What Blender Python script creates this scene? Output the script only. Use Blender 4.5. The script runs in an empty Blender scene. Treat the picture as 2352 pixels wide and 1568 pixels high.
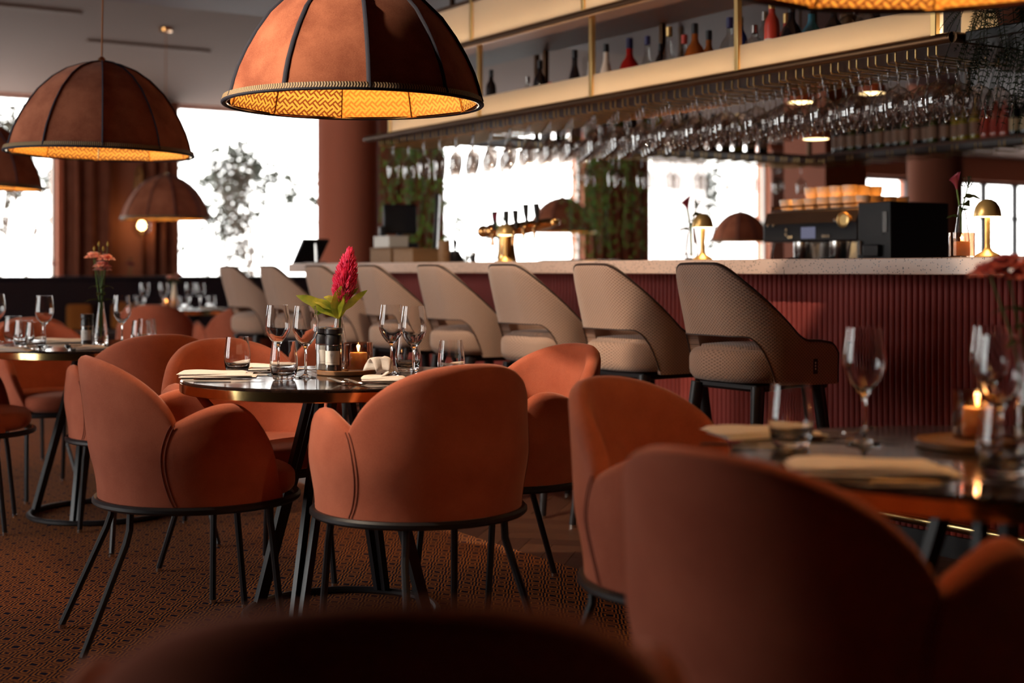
import bpy, math, random
from math import sin, cos, pi, radians, sqrt, atan2
from mathutils import Vector
random.seed(7)
sc = bpy.context.scene
COL = sc.collection

# ------------------------------------------------------------------ camera, world, exposure
TH = math.atan(2056 / 3200.0)          # the bar runs along +Y; the lens looks this far towards +X
CAMH = 1.085
cam_d = bpy.data.cameras.new('camera'); cam = bpy.data.objects.new('camera', cam_d); COL.objects.link(cam)
cam.location = (0, 0, CAMH); cam.rotation_euler = (pi / 2, 0, -TH)
cam_d.sensor_width = 36; cam_d.lens = 3200 / 2352 * 36; cam_d.shift_y = -164 / 2352
cam_d.clip_start = 0.05; cam_d.clip_end = 200
cam_d.dof.use_dof = True; cam_d.dof.focus_distance = 4.45; cam_d.dof.aperture_fstop = 2.0
sc.camera = cam
w = bpy.data.worlds.new('world'); sc.world = w; w.use_nodes = True
bg = w.node_tree.nodes['Background']; bg.inputs[0].default_value = (1.0, 0.975, 0.95, 1); bg.inputs[1].default_value = 8.0
sc.view_settings.view_transform = 'Standard'; sc.view_settings.look = 'None'
sc.view_settings.gamma = 1.0; sc.view_settings.exposure = 0.0; sc.view_settings.use_curve_mapping = False
sc.cycles.use_denoising = True
sc.cycles.adaptive_threshold = .02
sc.cycles.max_bounces = 9; sc.cycles.transparent_max_bounces = 24; sc.cycles.transmission_bounces = 10
sc.cycles.sample_clamp_indirect = 6.0

def W(xc, zc):
    """camera-aligned ground position (metres right, metres ahead) -> room coordinates"""
    return (xc * cos(TH) + zc * sin(TH), -xc * sin(TH) + zc * cos(TH))
def face(xc, zc):
    x, y = W(xc, zc)
    return atan2(-x, y)

# ------------------------------------------------------------------ mesh helpers
class MB:
    def __init__(s): s.v = []; s.f = []; s.uv = []
    def add(s, v, f, uv=None):
        o = len(s.v); s.v += [tuple(p) for p in v]
        s.uv += list(uv) if uv else [(p[0], p[1]) for p in v]
        s.f += [tuple(i + o for i in q) for q in f]; return s
    def grid(s, P, cu=False, cv=False, uv=None):
        nu, nv = len(P), len(P[0]); V = [p for r in P for p in r]; F = []
        for i in range(nu if cu else nu - 1):
            for j in range(nv if cv else nv - 1):
                a, b = i, (i + 1) % nu; c, d = j, (j + 1) % nv
                F.append((a * nv + c, b * nv + c, b * nv + d, a * nv + d))
        return s.add(V, F, [q for r in uv for q in r] if uv else None)
    def box(s, x0, x1, y0, y1, z0, z1):
        v = [(x, y, z) for z in (z0, z1) for y in (y0, y1) for x in (x0, x1)]
        return s.add(v, [(0, 2, 3, 1), (4, 5, 7, 6), (0, 1, 5, 4), (2, 6, 7, 3), (0, 4, 6, 2), (1, 3, 7, 5)])
    def lathe(s, prof, n=24, c=(0, 0, 0), a0=0, a1=2 * pi):
        full = abs(a1 - a0 - 2 * pi) < 1e-6
        m = n if full else n + 1; P = []
        for i in range(m):
            a = a0 + (a1 - a0) * i / n
            P.append([(c[0] + r * cos(a), c[1] + r * sin(a), c[2] + z) for r, z in prof])
        return s.grid(P, cu=full)
    def tube(s, path, r, n=8, closed=False, flat=None):
        pts = [Vector(p) for p in path]; m = len(pts)
        rs = r if isinstance(r, (list, tuple)) else [r] * m
        T = []
        for i in range(m):
            a = pts[(i - 1) % m] if (closed or i > 0) else pts[i]
            b = pts[(i + 1) % m] if (closed or i < m - 1) else pts[i]
            t = (b - a); T.append(t.normalized() if t.length > 1e-9 else Vector((0, 0, 1)))
        up = Vector((0, 0, 1)) if abs(T[0].z) < .9 else Vector((1, 0, 0))
        nrm = (up - T[0] * up.dot(T[0])).normalized(); P = []
        for i in range(m):
            nrm = nrm - T[i] * nrm.dot(T[i])
            nrm = nrm.normalized() if nrm.length > 1e-9 else Vector((1, 0, 0))
            bi = T[i].cross(nrm); ring = []
            for k in range(n):
                a = 2 * pi * (k + .5) / n
                e = (1, 1) if flat is None else flat
                ring.append(tuple(pts[i] + nrm * (cos(a) * rs[i] * e[0]) + bi * (sin(a) * rs[i] * e[1])))
            P.append(ring)
        o = len(s.v)
        s.grid(P, cu=closed, cv=True)
        if not closed:
            s.f.append(tuple(o + k for k in range(n))[::-1]); s.f.append(tuple(o + (m - 1) * n + k for k in range(n)))
        return s
    def mesh(s, name, smooth=True, ang=42):
        me = bpy.data.meshes.new(name); me.from_pydata(s.v, [], s.f)
        uvl = me.uv_layers.new(name='UVMap')
        li = [0] * len(me.loops); me.loops.foreach_get('vertex_index', li)
        flat = []
        for i in li: flat += s.uv[i][:2]
        uvl.data.foreach_set('uv', flat)
        if smooth:
            me.polygons.foreach_set('use_smooth', [True] * len(me.polygons)); me.set_sharp_from_angle(angle=radians(ang))
        me.update(); return me
    def obj(s, name, mat, parent=None, loc=(0, 0, 0), rz=0, smooth=True, bevel=0, ang=42, seg=2):
        o = bpy.data.objects.new(name, s.mesh(name, smooth, ang)); COL.objects.link(o)
        if mat: o.data.materials.append(mat)
        o.parent = parent; o.location = loc; o.rotation_euler[2] = rz
        if bevel:
            b = o.modifiers.new('bevel', 'BEVEL'); b.width = bevel; b.segments = seg; b.limit_method = 'ANGLE'
        return o

def tag(o, label, cat, group=None, kind=None):
    if label: o['label'] = label
    if cat: o['category'] = cat
    if group: o['group'] = group
    if kind: o['kind'] = kind
    return o
def thing(name, label, cat, loc=(0, 0, 0), rz=0, group=None):
    o = bpy.data.objects.new(name, None); COL.objects.link(o); o.empty_display_size = .1
    o.location = loc; o.rotation_euler[2] = rz
    return tag(o, label, cat, group)
def copy_tree(src, parent=None):
    c = src.copy(); COL.objects.link(c); c.parent = parent
    for ch in list(src.children): copy_tree(ch, c)
    return c
def place(src, loc, rz, label, group=None, first=False):
    o = src if first else copy_tree(src)
    o.location = loc; o.rotation_euler[2] = rz; o['label'] = label
    if group: o['group'] = group
    return o
def inst(name, me, parent=None, loc=(0, 0, 0), rz=0):
    o = bpy.data.objects.new(name, me); COL.objects.link(o); o.parent = parent; o.location = loc; o.rotation_euler[2] = rz
    return o
def struct(o): o['kind'] = 'structure'; return o
def sm(a, b, x):
    t = min(1, max(0, (x - a) / (b - a))); return t * t * (3 - 2 * t)

# ------------------------------------------------------------------ material helpers
def new_mat(name):
    m = bpy.data.materials.new(name); m.use_nodes = True
    return m, m.node_tree, m.node_tree.nodes['Principled BSDF']
def P(name, col, rough=.5, metal=0, **kw):
    m, t, b = new_mat(name)
    b.inputs['Base Color'].default_value = (*col, 1); b.inputs['Roughness'].default_value = rough; b.inputs['Metallic'].default_value = metal
    for k, v in kw.items(): b.inputs[k.replace('_', ' ')].default_value = v
    return m
def N(t, typ, **kw):
    n = t.nodes.new(typ)
    for k, v in kw.items():
        if hasattr(n, k): setattr(n, k, v)
        else: n.inputs[k].default_value = v
    return n
def L(t, a, b): t.links.new(a, b)
def M(t, op, a, b=None, c=None):
    n = t.nodes.new('ShaderNodeMath'); n.operation = op
    for i, x in enumerate((a, b, c)):
        if x is None: continue
        if isinstance(x, (int, float)): n.inputs[i].default_value = x
        else: L(t, x, n.inputs[i])
    return n.outputs[0]
def mixc(t, fac, a, b):
    n = t.nodes.new('ShaderNodeMix'); n.data_type = 'RGBA'
    if isinstance(fac, (int, float)): n.inputs[0].default_value = fac
    else: L(t, fac, n.inputs[0])
    for k, x in ((6, a), (7, b)):
        if isinstance(x, tuple): n.inputs[k].default_value = (*x, 1)
        else: L(t, x, n.inputs[k])
    return n.outputs[2]
def bump(t, b, h, strength=.3, dist=.002):
    n = t.nodes.new('ShaderNodeBump'); n.inputs['Strength'].default_value = strength; n.inputs['Distance'].default_value = dist
    L(t, h, n.inputs['Height']); L(t, n.outputs[0], b.inputs['Normal'])
def noise(t, scale, detail=3, vec=None, rough=.55):
    n = t.nodes.new('ShaderNodeTexNoise'); n.inputs['Scale'].default_value = scale; n.inputs['Detail'].default_value = detail; n.inputs['Roughness'].default_value = rough
    if vec: L(t, vec, n.inputs['Vector'])
    return n.outputs[0]
def coord(t, which='Object', scale=(1, 1, 1), rot=(0, 0, 0)):
    c = t.nodes.new('ShaderNodeTexCoord'); m = t.nodes.new('ShaderNodeMapping'); m.inputs['Scale'].default_value = scale; m.inputs['Rotation'].default_value = rot
    L(t, c.outputs[which], m.inputs['Vector']); return m.outputs[0]
def sep(t, vec):
    s = t.nodes.new('ShaderNodeSeparateXYZ'); L(t, vec, s.inputs[0]); return s.outputs
def ramp(t, fac, stops):
    r = t.nodes.new('ShaderNodeValToRGB'); e = r.color_ramp.elements
    while len(e) < len(stops): e.new(.5)
    for i, (p, c) in enumerate(stops): e[i].position = p; e[i].color = (*c, 1)
    L(t, fac, r.inputs[0]); return r.outputs[0]
def emit(name, col, s):
    m = bpy.data.materials.new(name); m.use_nodes = True; t = m.node_tree; t.nodes.clear()
    e = N(t, 'ShaderNodeEmission'); e.inputs[0].default_value = (*col, 1); e.inputs[1].default_value = s
    o = N(t, 'ShaderNodeOutputMaterial'); L(t, e.outputs[0], o.inputs[0]); return m

def velvet(name, c1, c2, sheen, lo=.32, hi=.68):
    m, t, b = new_mat(name)
    n1 = noise(t, 7, 4, coord(t, 'Object')); n2 = noise(t, 260, 2, coord(t, 'Object', (1, 1, 2.6)))
    f = M(t, 'ADD', M(t, 'MULTIPLY', n1, .65), M(t, 'MULTIPLY', n2, .35))
    L(t, ramp(t, f, [(lo, c1), (hi, c2)]), b.inputs['Base Color'])
    b.inputs['Roughness'].default_value = .95; b.inputs['Specular IOR Level'].default_value = .08
    b.inputs['Sheen Weight'].default_value = sheen; b.inputs['Sheen Roughness'].default_value = .42
    b.inputs['Sheen Tint'].default_value = (1, .60, .48, 1)
    bump(t, b, n2, .25, .0012); return m
M_RUST = velvet('rust_velvet', (.35, .088, .048), (.50, .148, .084), .5)
M_LAMPV = velvet('lamp_velvet', (.25, .072, .038), (.48, .165, .088), .25, .38, .60)
M_NAVYBAND = P('navy_ribbon', (.008, .008, .022), .8)
M_STITCH = P('rust_thread', (.16, .035, .016), .9)
M_BLACK = P('black_powder_coat', (.012, .010, .012), .42)
M_BRASS = P('polished_brass', (.86, .62, .27), .16, 1)
M_BRONZE = P('bronze_metal', (.15, .08, .042), .42, 1)
M_BRUSH = P('brushed_brass', (.86, .58, .24), .36, 1)
M_LAMPBRASS = P('satin_lamp_brass', (.78, .50, .18), .36, .6)
M_COPPER = P('copper', (.72, .36, .13), .18, 1)
M_STEEL = P('polished_steel', (.62, .60, .58), .2, 1)
M_CUTLERY = P('cutlery_steel', (.55, .50, .46), .16, 1)
M_BPLASTIC = P('black_plastic', (.012, .011, .014), .35)
M_TERRA = P('terracotta_pot', (.24, .07, .03), .8)
M_CREAM = P('cream_ceramic', (.75, .66, .52), .3)
M_PAPER = P('paper_label', (.78, .74, .68), .7)
M_WHITEPL = P('white_plaster', (.55, .49, .45), .9)
M_NAVYL = P('navy_leather', (.020, .014, .022), .45)
M_BLACKWOOD = P('black_wood', (.013, .009, .010), .4)
M_WAX = P('amber_wax', (.92, .60, .30), .5, Subsurface_Weight=.6, Subsurface_Radius=(.03, .012, .005))
M_FLAME = emit('flame', (1, .55, .16), 26)
M_BULB = emit('warm_bulb', (1, .62, .26), 22)
M_LED = emit('lamp_diffuser', (1, .72, .36), 9)
M_STEM = P('green_stem', (.10, .17, .03), .6)

def glass_mat(name, tint=(1, 1, 1), ior=1.46):
    m = bpy.data.materials.new(name); m.use_nodes = True; t = m.node_tree; t.nodes.clear()
    g = N(t, 'ShaderNodeBsdfGlass'); g.inputs['Color'].default_value = (*tint, 1); g.inputs['IOR'].default_value = ior; g.inputs['Roughness'].default_value = 0.0
    o = N(t, 'ShaderNodeOutputMaterial'); L(t, g.outputs[0], o.inputs[0]); return m
def thin_glass(name, tint=(1, 1, 1), refl=1.0, ior=1.5):
    m = bpy.data.materials.new(name); m.use_nodes = True; t = m.node_tree; t.nodes.clear()
    tr = N(t, 'ShaderNodeBsdfTransparent'); tr.inputs[0].default_value = (*tint, 1)
    gl = N(t, 'ShaderNodeBsdfGlossy'); gl.inputs['Roughness'].default_value = .02
    lw = N(t, 'ShaderNodeLayerWeight'); lw.inputs[0].default_value = .5      # facing term is the same on both sides of a thin wall
    fr = M(t, 'ADD', .075, M(t, 'MULTIPLY', M(t, 'POWER', lw.outputs['Facing'], 3.0), .85))
    mx = N(t, 'ShaderNodeMixShader'); L(t, M(t, 'MINIMUM', M(t, 'MULTIPLY', fr, refl), .9), mx.inputs[0])
    L(t, tr.outputs[0], mx.inputs[1]); L(t, gl.outputs[0], mx.inputs[2])
    o = N(t, 'ShaderNodeOutputMaterial'); L(t, mx.outputs[0], o.inputs[0]); return m
G_CLEAR = glass_mat('clear_glass')
G_THIN = thin_glass('stemware_glass', (.88, .855, .84), 1.8)
G_PANE = thin_glass('window_pane_glass', (.98, .985, .98), .7)
G_SMOKE = thin_glass('smoked_glass', (.84, .66, .56), 1.2)
G_BOTT = thin_glass('clear_bottle_glass', (.86, .87, .86), 1.6)

# rug pattern: nested chevron eyes, rust on navy
def carpet_mat():
    m, t, b = new_mat('patterned_carpet'); co = coord(t, 'Object')
    x, y, z = sep(t, co); nz = noise(t, 24, 2, co)
    px, py = .105, .072
    u = M(t, 'ADD', M(t, 'DIVIDE', x, py), M(t, 'MULTIPLY', nz, .22)); v = M(t, 'ADD', M(t, 'DIVIDE', y, px), M(t, 'MULTIPLY', nz, .12))
    tri = lambda q: M(t, 'MULTIPLY', M(t, 'ABSOLUTE', M(t, 'SUBTRACT', M(t, 'FRACT', q), .5)), 2)
    f = M(t, 'ADD', tri(u), tri(v))                      # nested diamonds read as chevrons along the rows
    ln = M(t, 'SINE', M(t, 'MULTIPLY', f, 2 * pi * 2.6))
    blob = M(t, 'GREATER_THAN', M(t, 'ABSOLUTE', M(t, 'SUBTRACT', f, 1)), .74)
    fine = noise(t, 420, 1, coord(t, 'Object', (1, .35, 1)))
    lines = M(t, 'MULTIPLY', M(t, 'GREATER_THAN', M(t, 'ADD', ln, M(t, 'MULTIPLY', M(t, 'SUBTRACT', fine, .5), 1.3)), .12), M(t, 'SUBTRACT', 1, blob))
    L(t, mixc(t, lines, (.009, .008, .026), (.44, .155, .035)), b.inputs['Base Color'])
    b.inputs['Roughness'].default_value = 1; b.inputs['Specular IOR Level'].default_value = .05
    bump(t, b, fine, .4, .002); return m
M_CARPET = carpet_mat()
def wood_mat(name, c1, c2, rough=.45, axis=(1, 12, 12), scale=6):
    m, t, b = new_mat(name); oi = N(t, 'ShaderNodeObjectInfo')
    co = coord(t, 'Object', axis); n = noise(t, scale, 5, co)
    f = M(t, 'ADD', M(t, 'MULTIPLY', n, .7), M(t, 'MULTIPLY', oi.outputs['Random'], .3))
    L(t, ramp(t, f, [(.3, c1), (.75, c2)]), b.inputs['Base Color']); b.inputs['Roughness'].default_value = rough
    bump(t, b, n, .15, .001); return m
M_PLANK = wood_mat('oak_plank', (.042, .015, .007), (.10, .040, .018), .45)
M_SHELFW = wood_mat('dark_shelf_wood', (.05, .016, .009), (.10, .036, .018), .6)
M_TRAYW = wood_mat('tray_wood', (.13, .06, .022), (.27, .13, .05), .5, (12, 1, 12))
M_BOXW = wood_mat('box_wood', (.20, .10, .045), (.33, .18, .08), .6, (1, 12, 12))
def terrazzo():
    m, t, b = new_mat('terrazzo'); co = coord(t, 'Object')
    base = (.80, .56, .44)
    v = N(t, 'ShaderNodeTexVoronoi'); v.inputs['Scale'].default_value = 55; L(t, co, v.inputs['Vector'])
    v2 = N(t, 'ShaderNodeTexVoronoi'); v2.inputs['Scale'].default_value = 120; L(t, co, v2.inputs['Vector'])
    f1 = M(t, 'MULTIPLY', M(t, 'LESS_THAN', v.outputs['Distance'], .32), M(t, 'GREATER_THAN', sep(t, v.outputs['Color'])[0], .55))
    f2 = M(t, 'MULTIPLY', M(t, 'LESS_THAN', v2.outputs['Distance'], .3), M(t, 'GREATER_THAN', sep(t, v2.outputs['Color'])[1], .6))
    chip = ramp(t, sep(t, v.outputs['Color'])[2], [(0, (.16, .075, .04)), (.5, (.30, .15, .07)), (1, (.10, .09, .10))])
    chip2 = ramp(t, sep(t, v2.outputs['Color'])[2], [(0, (.22, .11, .06)), (1, (.16, .15, .16))])
    L(t, mixc(t, f1, mixc(t, f2, base, chip2), chip), b.inputs['Base Color']); b.inputs['Roughness'].default_value = .25
    return m
M_TERRAZZO = terrazzo()
def weave_mat():
    m, t, b = new_mat('stool_weave'); co = coord(t, 'UV'); x, y, z = sep(t, co)
    a = M(t, 'MULTIPLY', M(t, 'COSINE', M(t, 'MULTIPLY', x, 2 * pi / .0155)), M(t, 'COSINE', M(t, 'MULTIPLY', y, 2 * pi / .0125)))
    n = noise(t, 320, 2, coord(t, 'Object'))
    f = M(t, 'ADD', a, M(t, 'MULTIPLY', M(t, 'SUBTRACT', n, .5), .5))
    L(t, ramp(t, f, [(.05, (.47, .30, .215)), (.5, (.24, .145, .10))]), b.inputs['Base Color'])
    b.inputs['Roughness'].default_value = .9; b.inputs['Sheen Weight'].default_value = .25
    bump(t, b, a, .35, .0015); return m
M_WEAVE = weave_mat()
M_PIPING = P('dark_brown_piping', (.045, .020, .012), .6)
M_RIB = P('terracotta_lacquer', (.34, .060, .050), .55, Specular_IOR_Level=.25)
M_BARWALL = P('bar_carcass', (.20, .045, .036), .6)
def lining_mat(name, gold, brown):
    m, t, b = new_mat(name); co = coord(t, 'UV'); x, y, z = sep(t, co)
    s = .034
    p = M(t, 'DIVIDE', M(t, 'ADD', x, y), s); q = M(t, 'DIVIDE', M(t, 'SUBTRACT', x, y), s)
    ci = M(t, 'MODULO', M(t, 'ADD', M(t, 'ADD', M(t, 'FLOOR', p), M(t, 'FLOOR', q)), 400), 2)
    fp = M(t, 'FRACT', M(t, 'MULTIPLY', p, 2)); fq = M(t, 'FRACT', M(t, 'MULTIPLY', q, 2))
    sel = M(t, 'ADD', M(t, 'MULTIPLY', fp, ci), M(t, 'MULTIPLY', fq, M(t, 'SUBTRACT', 1, ci)))
    f = M(t, 'GREATER_THAN', sel, .46)
    L(t, mixc(t, f, brown, gold), b.inputs['Base Color']); b.inputs['Roughness'].default_value = .6
    bump(t, b, f, .5, .003); return m
M_LIN1 = lining_mat('gold_lining_contrast', (.95, .56, .13), (.20, .065, .014))
M_LIN2 = lining_mat('gold_lining_soft', (.95, .54, .11), (.62, .27, .045))
def braid_mat():
    m, t, b = new_mat('gold_braid'); x, y, z = sep(t, coord(t, 'UV'))
    f = M(t, 'SINE', M(t, 'MULTIPLY', M(t, 'ADD', x, M(t, 'MULTIPLY', M(t, 'ABSOLUTE', y), .6)), 2 * pi / .0085))
    L(t, ramp(t, f, [(.2, (.10, .05, .02)), (.7, (.60, .42, .20))]), b.inputs['Base Color']); b.inputs['Roughness'].default_value = .55
    bump(t, b, f, .5, .002); return m
M_BRAID = braid_mat()
def tabletop():
    m, t, b = new_mat('dark_glossy_tabletop'); n = noise(t, 9, 5, coord(t, 'Object', (1, 6, 1)))
    L(t, ramp(t, n, [(.3, (.008, .005, .005)), (.7, (.030, .016, .012))]), b.inputs['Base Color'])
    b.inputs['Roughness'].default_value = .09; b.inputs['Specular IOR Level'].default_value = .45
    return m
M_TOP = tabletop()
def linen():
    m, t, b = new_mat('linen_napkin'); n = noise(t, 500, 2, coord(t, 'Object'))
    L(t, ramp(t, n, [(.3, (.68, .60, .53)), (.7, (.80, .73, .66))]), b.inputs['Base Color']); b.inputs['Roughness'].default_value = .9
    bump(t, b, n, .2, .001); return m
M_LINEN = linen()
def leafmat(name, c1, c2, sc_=8, thru=.45):
    m, t, b = new_mat(name); n = noise(t, sc_, 3, coord(t, 'Object'))
    L(t, ramp(t, n, [(.35, c1), (.65, c2)]), b.inputs['Base Color']); b.inputs['Roughness'].default_value = .5
    tl = N(t, 'ShaderNodeBsdfTranslucent'); L(t, b.inputs['Base Color'].links[0].from_socket, tl.inputs[0])
    mx = N(t, 'ShaderNodeMixShader'); mx.inputs[0].default_value = thru
    out = t.nodes['Material Output']; L(t, b.outputs[0], mx.inputs[1]); L(t, tl.outputs[0], mx.inputs[2]); L(t, mx.outputs[0], out.inputs[0])
    return m
M_LEAF = leafmat('celosia_leaf', (.16, .24, .02), (.50, .48, .05), 16)
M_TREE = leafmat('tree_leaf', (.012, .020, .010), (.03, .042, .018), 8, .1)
M_VINE = leafmat('vine_leaf', (.07, .17, .025), (.20, .33, .06))
M_FERN = leafmat('fern_leaf', (.010, .016, .004), (.035, .045, .012))
M_BARK = P('pale_bark', (.16, .14, .12), .9)
M_CELOSIA = leafmat('celosia_bloom', (.78, .035, .17), (.95, .17, .34), 60)
M_PINK = leafmat('pink_petal', (.92, .46, .40), (.98, .64, .57), 30)
M_DULLPINK = leafmat('dull_pink_petal', (.42, .11, .13), (.56, .19, .20), 20)
M_CALLA = leafmat('calla_bloom', (.30, .03, .07), (.45, .08, .13), 12)
M_DARKLEAF = leafmat('dark_green_leaf', (.03, .045, .012), (.07, .08, .02))
M_WALL = P('brown_wall_paint', (.42, .145, .080), .85)
M_PINKWALL = P('dusty_pink_wall', (.42, .22, .17), .85)
M_COLUMN = P('terracotta_column_paint', (.60, .17, .09), .8)
M_CEIL = P('warm_grey_ceiling', (.175, .108, .083), .9)
M_SOFFIT = P('oxblood_soffit', (.10, .020, .013), .6)
M_DARKWALL = P('dark_maroon_wall', (.045, .016, .016), .85)
M_DRAPE = velvet('brown_drape', (.20, .06, .034), (.32, .11, .062), .2)
M_WFRAME = P('pale_window_frame', (.60, .56, .52), .6)
M_WDARK = P('dark_steel_frame', (.02, .02, .026), .5)
M_FLOORBASE = P('floor_screed', (.05, .02, .012), .7)
M_ORANGE = P('orange_lacquer', (.55, .12, .03), .5)

# ------------------------------------------------------------------ setting
FY = 15.6            # window wall
LX = -3.4            # left window wall
RX, NY, CZ, SZ = 24.0, -3.0, 3.7, 2.9
def ceilz(y): return 3.0 + .0968 * (FY - y)      # the ceiling beyond the bulkhead slopes down to the window heads
floor = struct(MB().box(LX - .3, RX, NY, FY + .3, -.12, -.012).obj('floor', M_FLOORBASE, smooth=False))
carpet = MB().box(LX, 2.93, NY, FY, -.012, .002).obj('carpet', M_CARPET, floor, smooth=False)
# herringbone planks beside the bar
pw, pl = .11, .55
plank_me = MB().box(-pl / 2 + .0012, pl / 2 - .0012, -pw / 2 + .0012, pw / 2 - .0012, -.007, .0).mesh('plank', smooth=False); plank_me.materials.append(M_PLANK)
cnt = 0
for n_ in range(-80, 80):
    for m_ in range(-20, 20):
        for vert in (0, 1):
            if not vert: a, b = n_ * pw + m_ * pl + pl / 2, n_ * pw - m_ * pl + pw / 2
            else: a, b = n_ * pw + pl + m_ * pl + pw / 2, n_ * pw + pw - m_ * pl - pl / 2
            x, y = 3.5 + (a - b) * .70711, 5.4 + (a + b) * .70711      # zigzag runs along the bar
            if 2.72 < x < 4.3 and 2.9 < y < 8.9:
                inst('plank', plank_me, floor, (x, y, 0), radians(45 if not vert else 135)); cnt += 1
# plain oak strip between the rug and the planks and the rest of the bar side floor
MB().box(2.93, RX, NY, FY, -.012, -.007).obj('oak_floor', M_PLANK, floor, smooth=False)

def wall_with_windows(name, y_or_x, axis, a0, a1, wins, z0, z1, mat, th=.3):
    mb = MB()
    def seg(p, q, zz0, zz1):
        if axis == 'x': mb.box(p, q, y_or_x, y_or_x + th, zz0, zz1)
        else: mb.box(y_or_x - th, y_or_x, p, q, zz0, zz1)
    cur = a0
    for (p, q, s, t_) in wins:
        seg(cur, p, z0, z1); seg(p, q, z0, s); seg(p, q, t_, z1); cur = q
    seg(cur, a1, z0, z1)
    return struct(mb.obj(name, mat, smooth=False))
WB = [(1.7, 4.08, .35, 2.99), (5.41, 7.7, .35, 2.99), (8.9, 11.2, .35, 2.99), (12.24, 14.65, .35, 2.99), (16.6, 17.8, .6, 2.6), (18.98, 22.4, .35, 2.6)]
WL = [(4.8, 7.3, .3, 2.85), (7.8, 10.3, .3, 2.85)]
wall_with_windows('wall_back', FY, 'x', LX - .3, RX, WB, 0, CZ, M_WALL)
wall_with_windows('wall_left', LX, 'y', NY, FY, WL, 0, CZ, M_DARKWALL)
struct(MB().box(RX, RX + .3, NY, FY, 0, CZ).obj('wall_right', M_PINKWALL, smooth=False))
struct(MB().box(LX - .3, RX, NY - .3, NY, 0, CZ).obj('wall_front', M_DARKWALL, smooth=False))
# dusty pink wall cladding at the right end of the window wall
struct(MB().box(14.66, 16.58, FY - .03, FY, .35, 2.9).obj('wall_back_cladding', M_PINKWALL, smooth=False))
mb = MB(); yy0, yy1 = 9.36, FY + .3
mb.add([(LX - .3, yy0, ceilz(yy0)), (RX, yy0, ceilz(yy0)), (RX, yy1, ceilz(yy1)), (LX - .3, yy1, ceilz(yy1)), (LX - .3, yy0, 4), (RX, yy0, 4), (RX, yy1, 4), (LX - .3, yy1, 4)], [(0, 3, 2, 1), (4, 5, 6, 7), (0, 1, 5, 4), (1, 2, 6, 5), (2, 3, 7, 6), (3, 0, 4, 7)])
ceil = struct(mb.obj('ceiling', M_CEIL, smooth=False))
MB().box(LX - .3, RX, NY - .3, 9.36, SZ, 4).obj('bulkhead', M_SOFFIT, ceil, smooth=False)
for k in range(2):
    MB().box(2.2 + k * 1.5, 3.4 + k * 1.5, 12.2 + .9 * k, 12.3 + .9 * k, ceilz(12.3 + .9 * k) - .012, ceilz(12.3 + .9 * k) + .03).obj('ceiling_vent', M_CEIL, ceil, smooth=False)

def portal(name, loc, sx, sy, rot):
    l = bpy.data.lights.new(name, 'AREA'); l.shape = 'RECTANGLE'; l.size = sx; l.size_y = sy; l.cycles.is_portal = True
    o = bpy.data.objects.new(name, l); COL.objects.link(o); o.location = loc; o.rotation_euler = rot; o['kind'] = 'helper'
wn = 0
for i, (p, q, s, t_) in enumerate(WB):
    wn += 1; dark = i >= 4
    r = struct(thing('window_%d' % wn, None, None, ((p + q) / 2, FY + .12, s)))
    hw = (q - p) / 2; H = t_ - s; fw = .06 if dark else .035; fm = M_WDARK if dark else M_WFRAME
    fr = MB().box(-hw, -hw + fw, -.03, .03, 0, H).box(hw - fw, hw, -.03, .03, 0, H).box(-hw + fw, hw - fw, -.03, .03, 0, fw).box(-hw + fw, hw - fw, -.03, .03, H - fw, H)
    fr.obj('window_frame', fm, r, smooth=False)
    if i == 4: MB().box(-hw + fw, hw - fw, -.025, .025, 1.42, 1.5).obj('glazing_bar', fm, r, smooth=False)
    if i == 5:
        for x in (-hw + .72, -hw + 1.55, .9): MB().box(x - .06, x + .06, -.03, .03, fw, H - fw).obj('mullion', fm, r, smooth=False)
        MB().box(-hw + fw, hw - fw, -.025, .025, 1.6, 1.64).obj('glazing_bar', fm, r, smooth=False)
    MB().box(-hw + fw, hw - fw, -.004, .004, fw, H - fw).obj('pane', G_PANE, r, smooth=False)
    portal('window_portal', ((p + q) / 2, FY + .30, (s + t_) / 2), q - p, H, (radians(-90), 0, 0))
for i, (p, q, s, t_) in enumerate(WL):
    wn += 1
    r = struct(thing('window_%d' % wn, None, None, (LX - .12, (p + q) / 2, s)))
    hw = (q - p) / 2; H = t_ - s; fw = .05
    fr = MB().box(-.03, .03, -hw, -hw + fw, 0, H).box(-.03, .03, hw - fw, hw, 0, H).box(-.03, .03, -hw + fw, hw - fw, 0, fw).box(-.03, .03, -hw + fw, hw - fw, H - fw, H)
    fr.obj('window_frame', M_WFRAME, r, smooth=False)
    MB().box(-.025, .025, -.025, .025, fw, H - fw).obj('mullion', M_WFRAME, r, smooth=False)
    MB().box(-.004, .004, -hw + fw, hw - fw, fw, H - fw).obj('pane', G_PANE, r, smooth=False)
    portal('window_portal', (LX - .30, (p + q) / 2, (s + t_) / 2), H, q - p, (0, radians(-90), 0))

def column(x, y, r, mat, name, label):
    o = MB().lathe([(r, 0), (r, CZ)], 40, (0, 0, 0)).obj(name, mat, None, (x, y, 0)); struct(o); return o
cx_, cy_ = W(-1.30, 11.05)
column(cx_, cy_, .243, M_COLUMN, 'wall_column', '')
cx_, cy_ = W(4.25, 14.0)
column(cx_, cy_, .27, M_WALL, 'wall_column', '')

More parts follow.
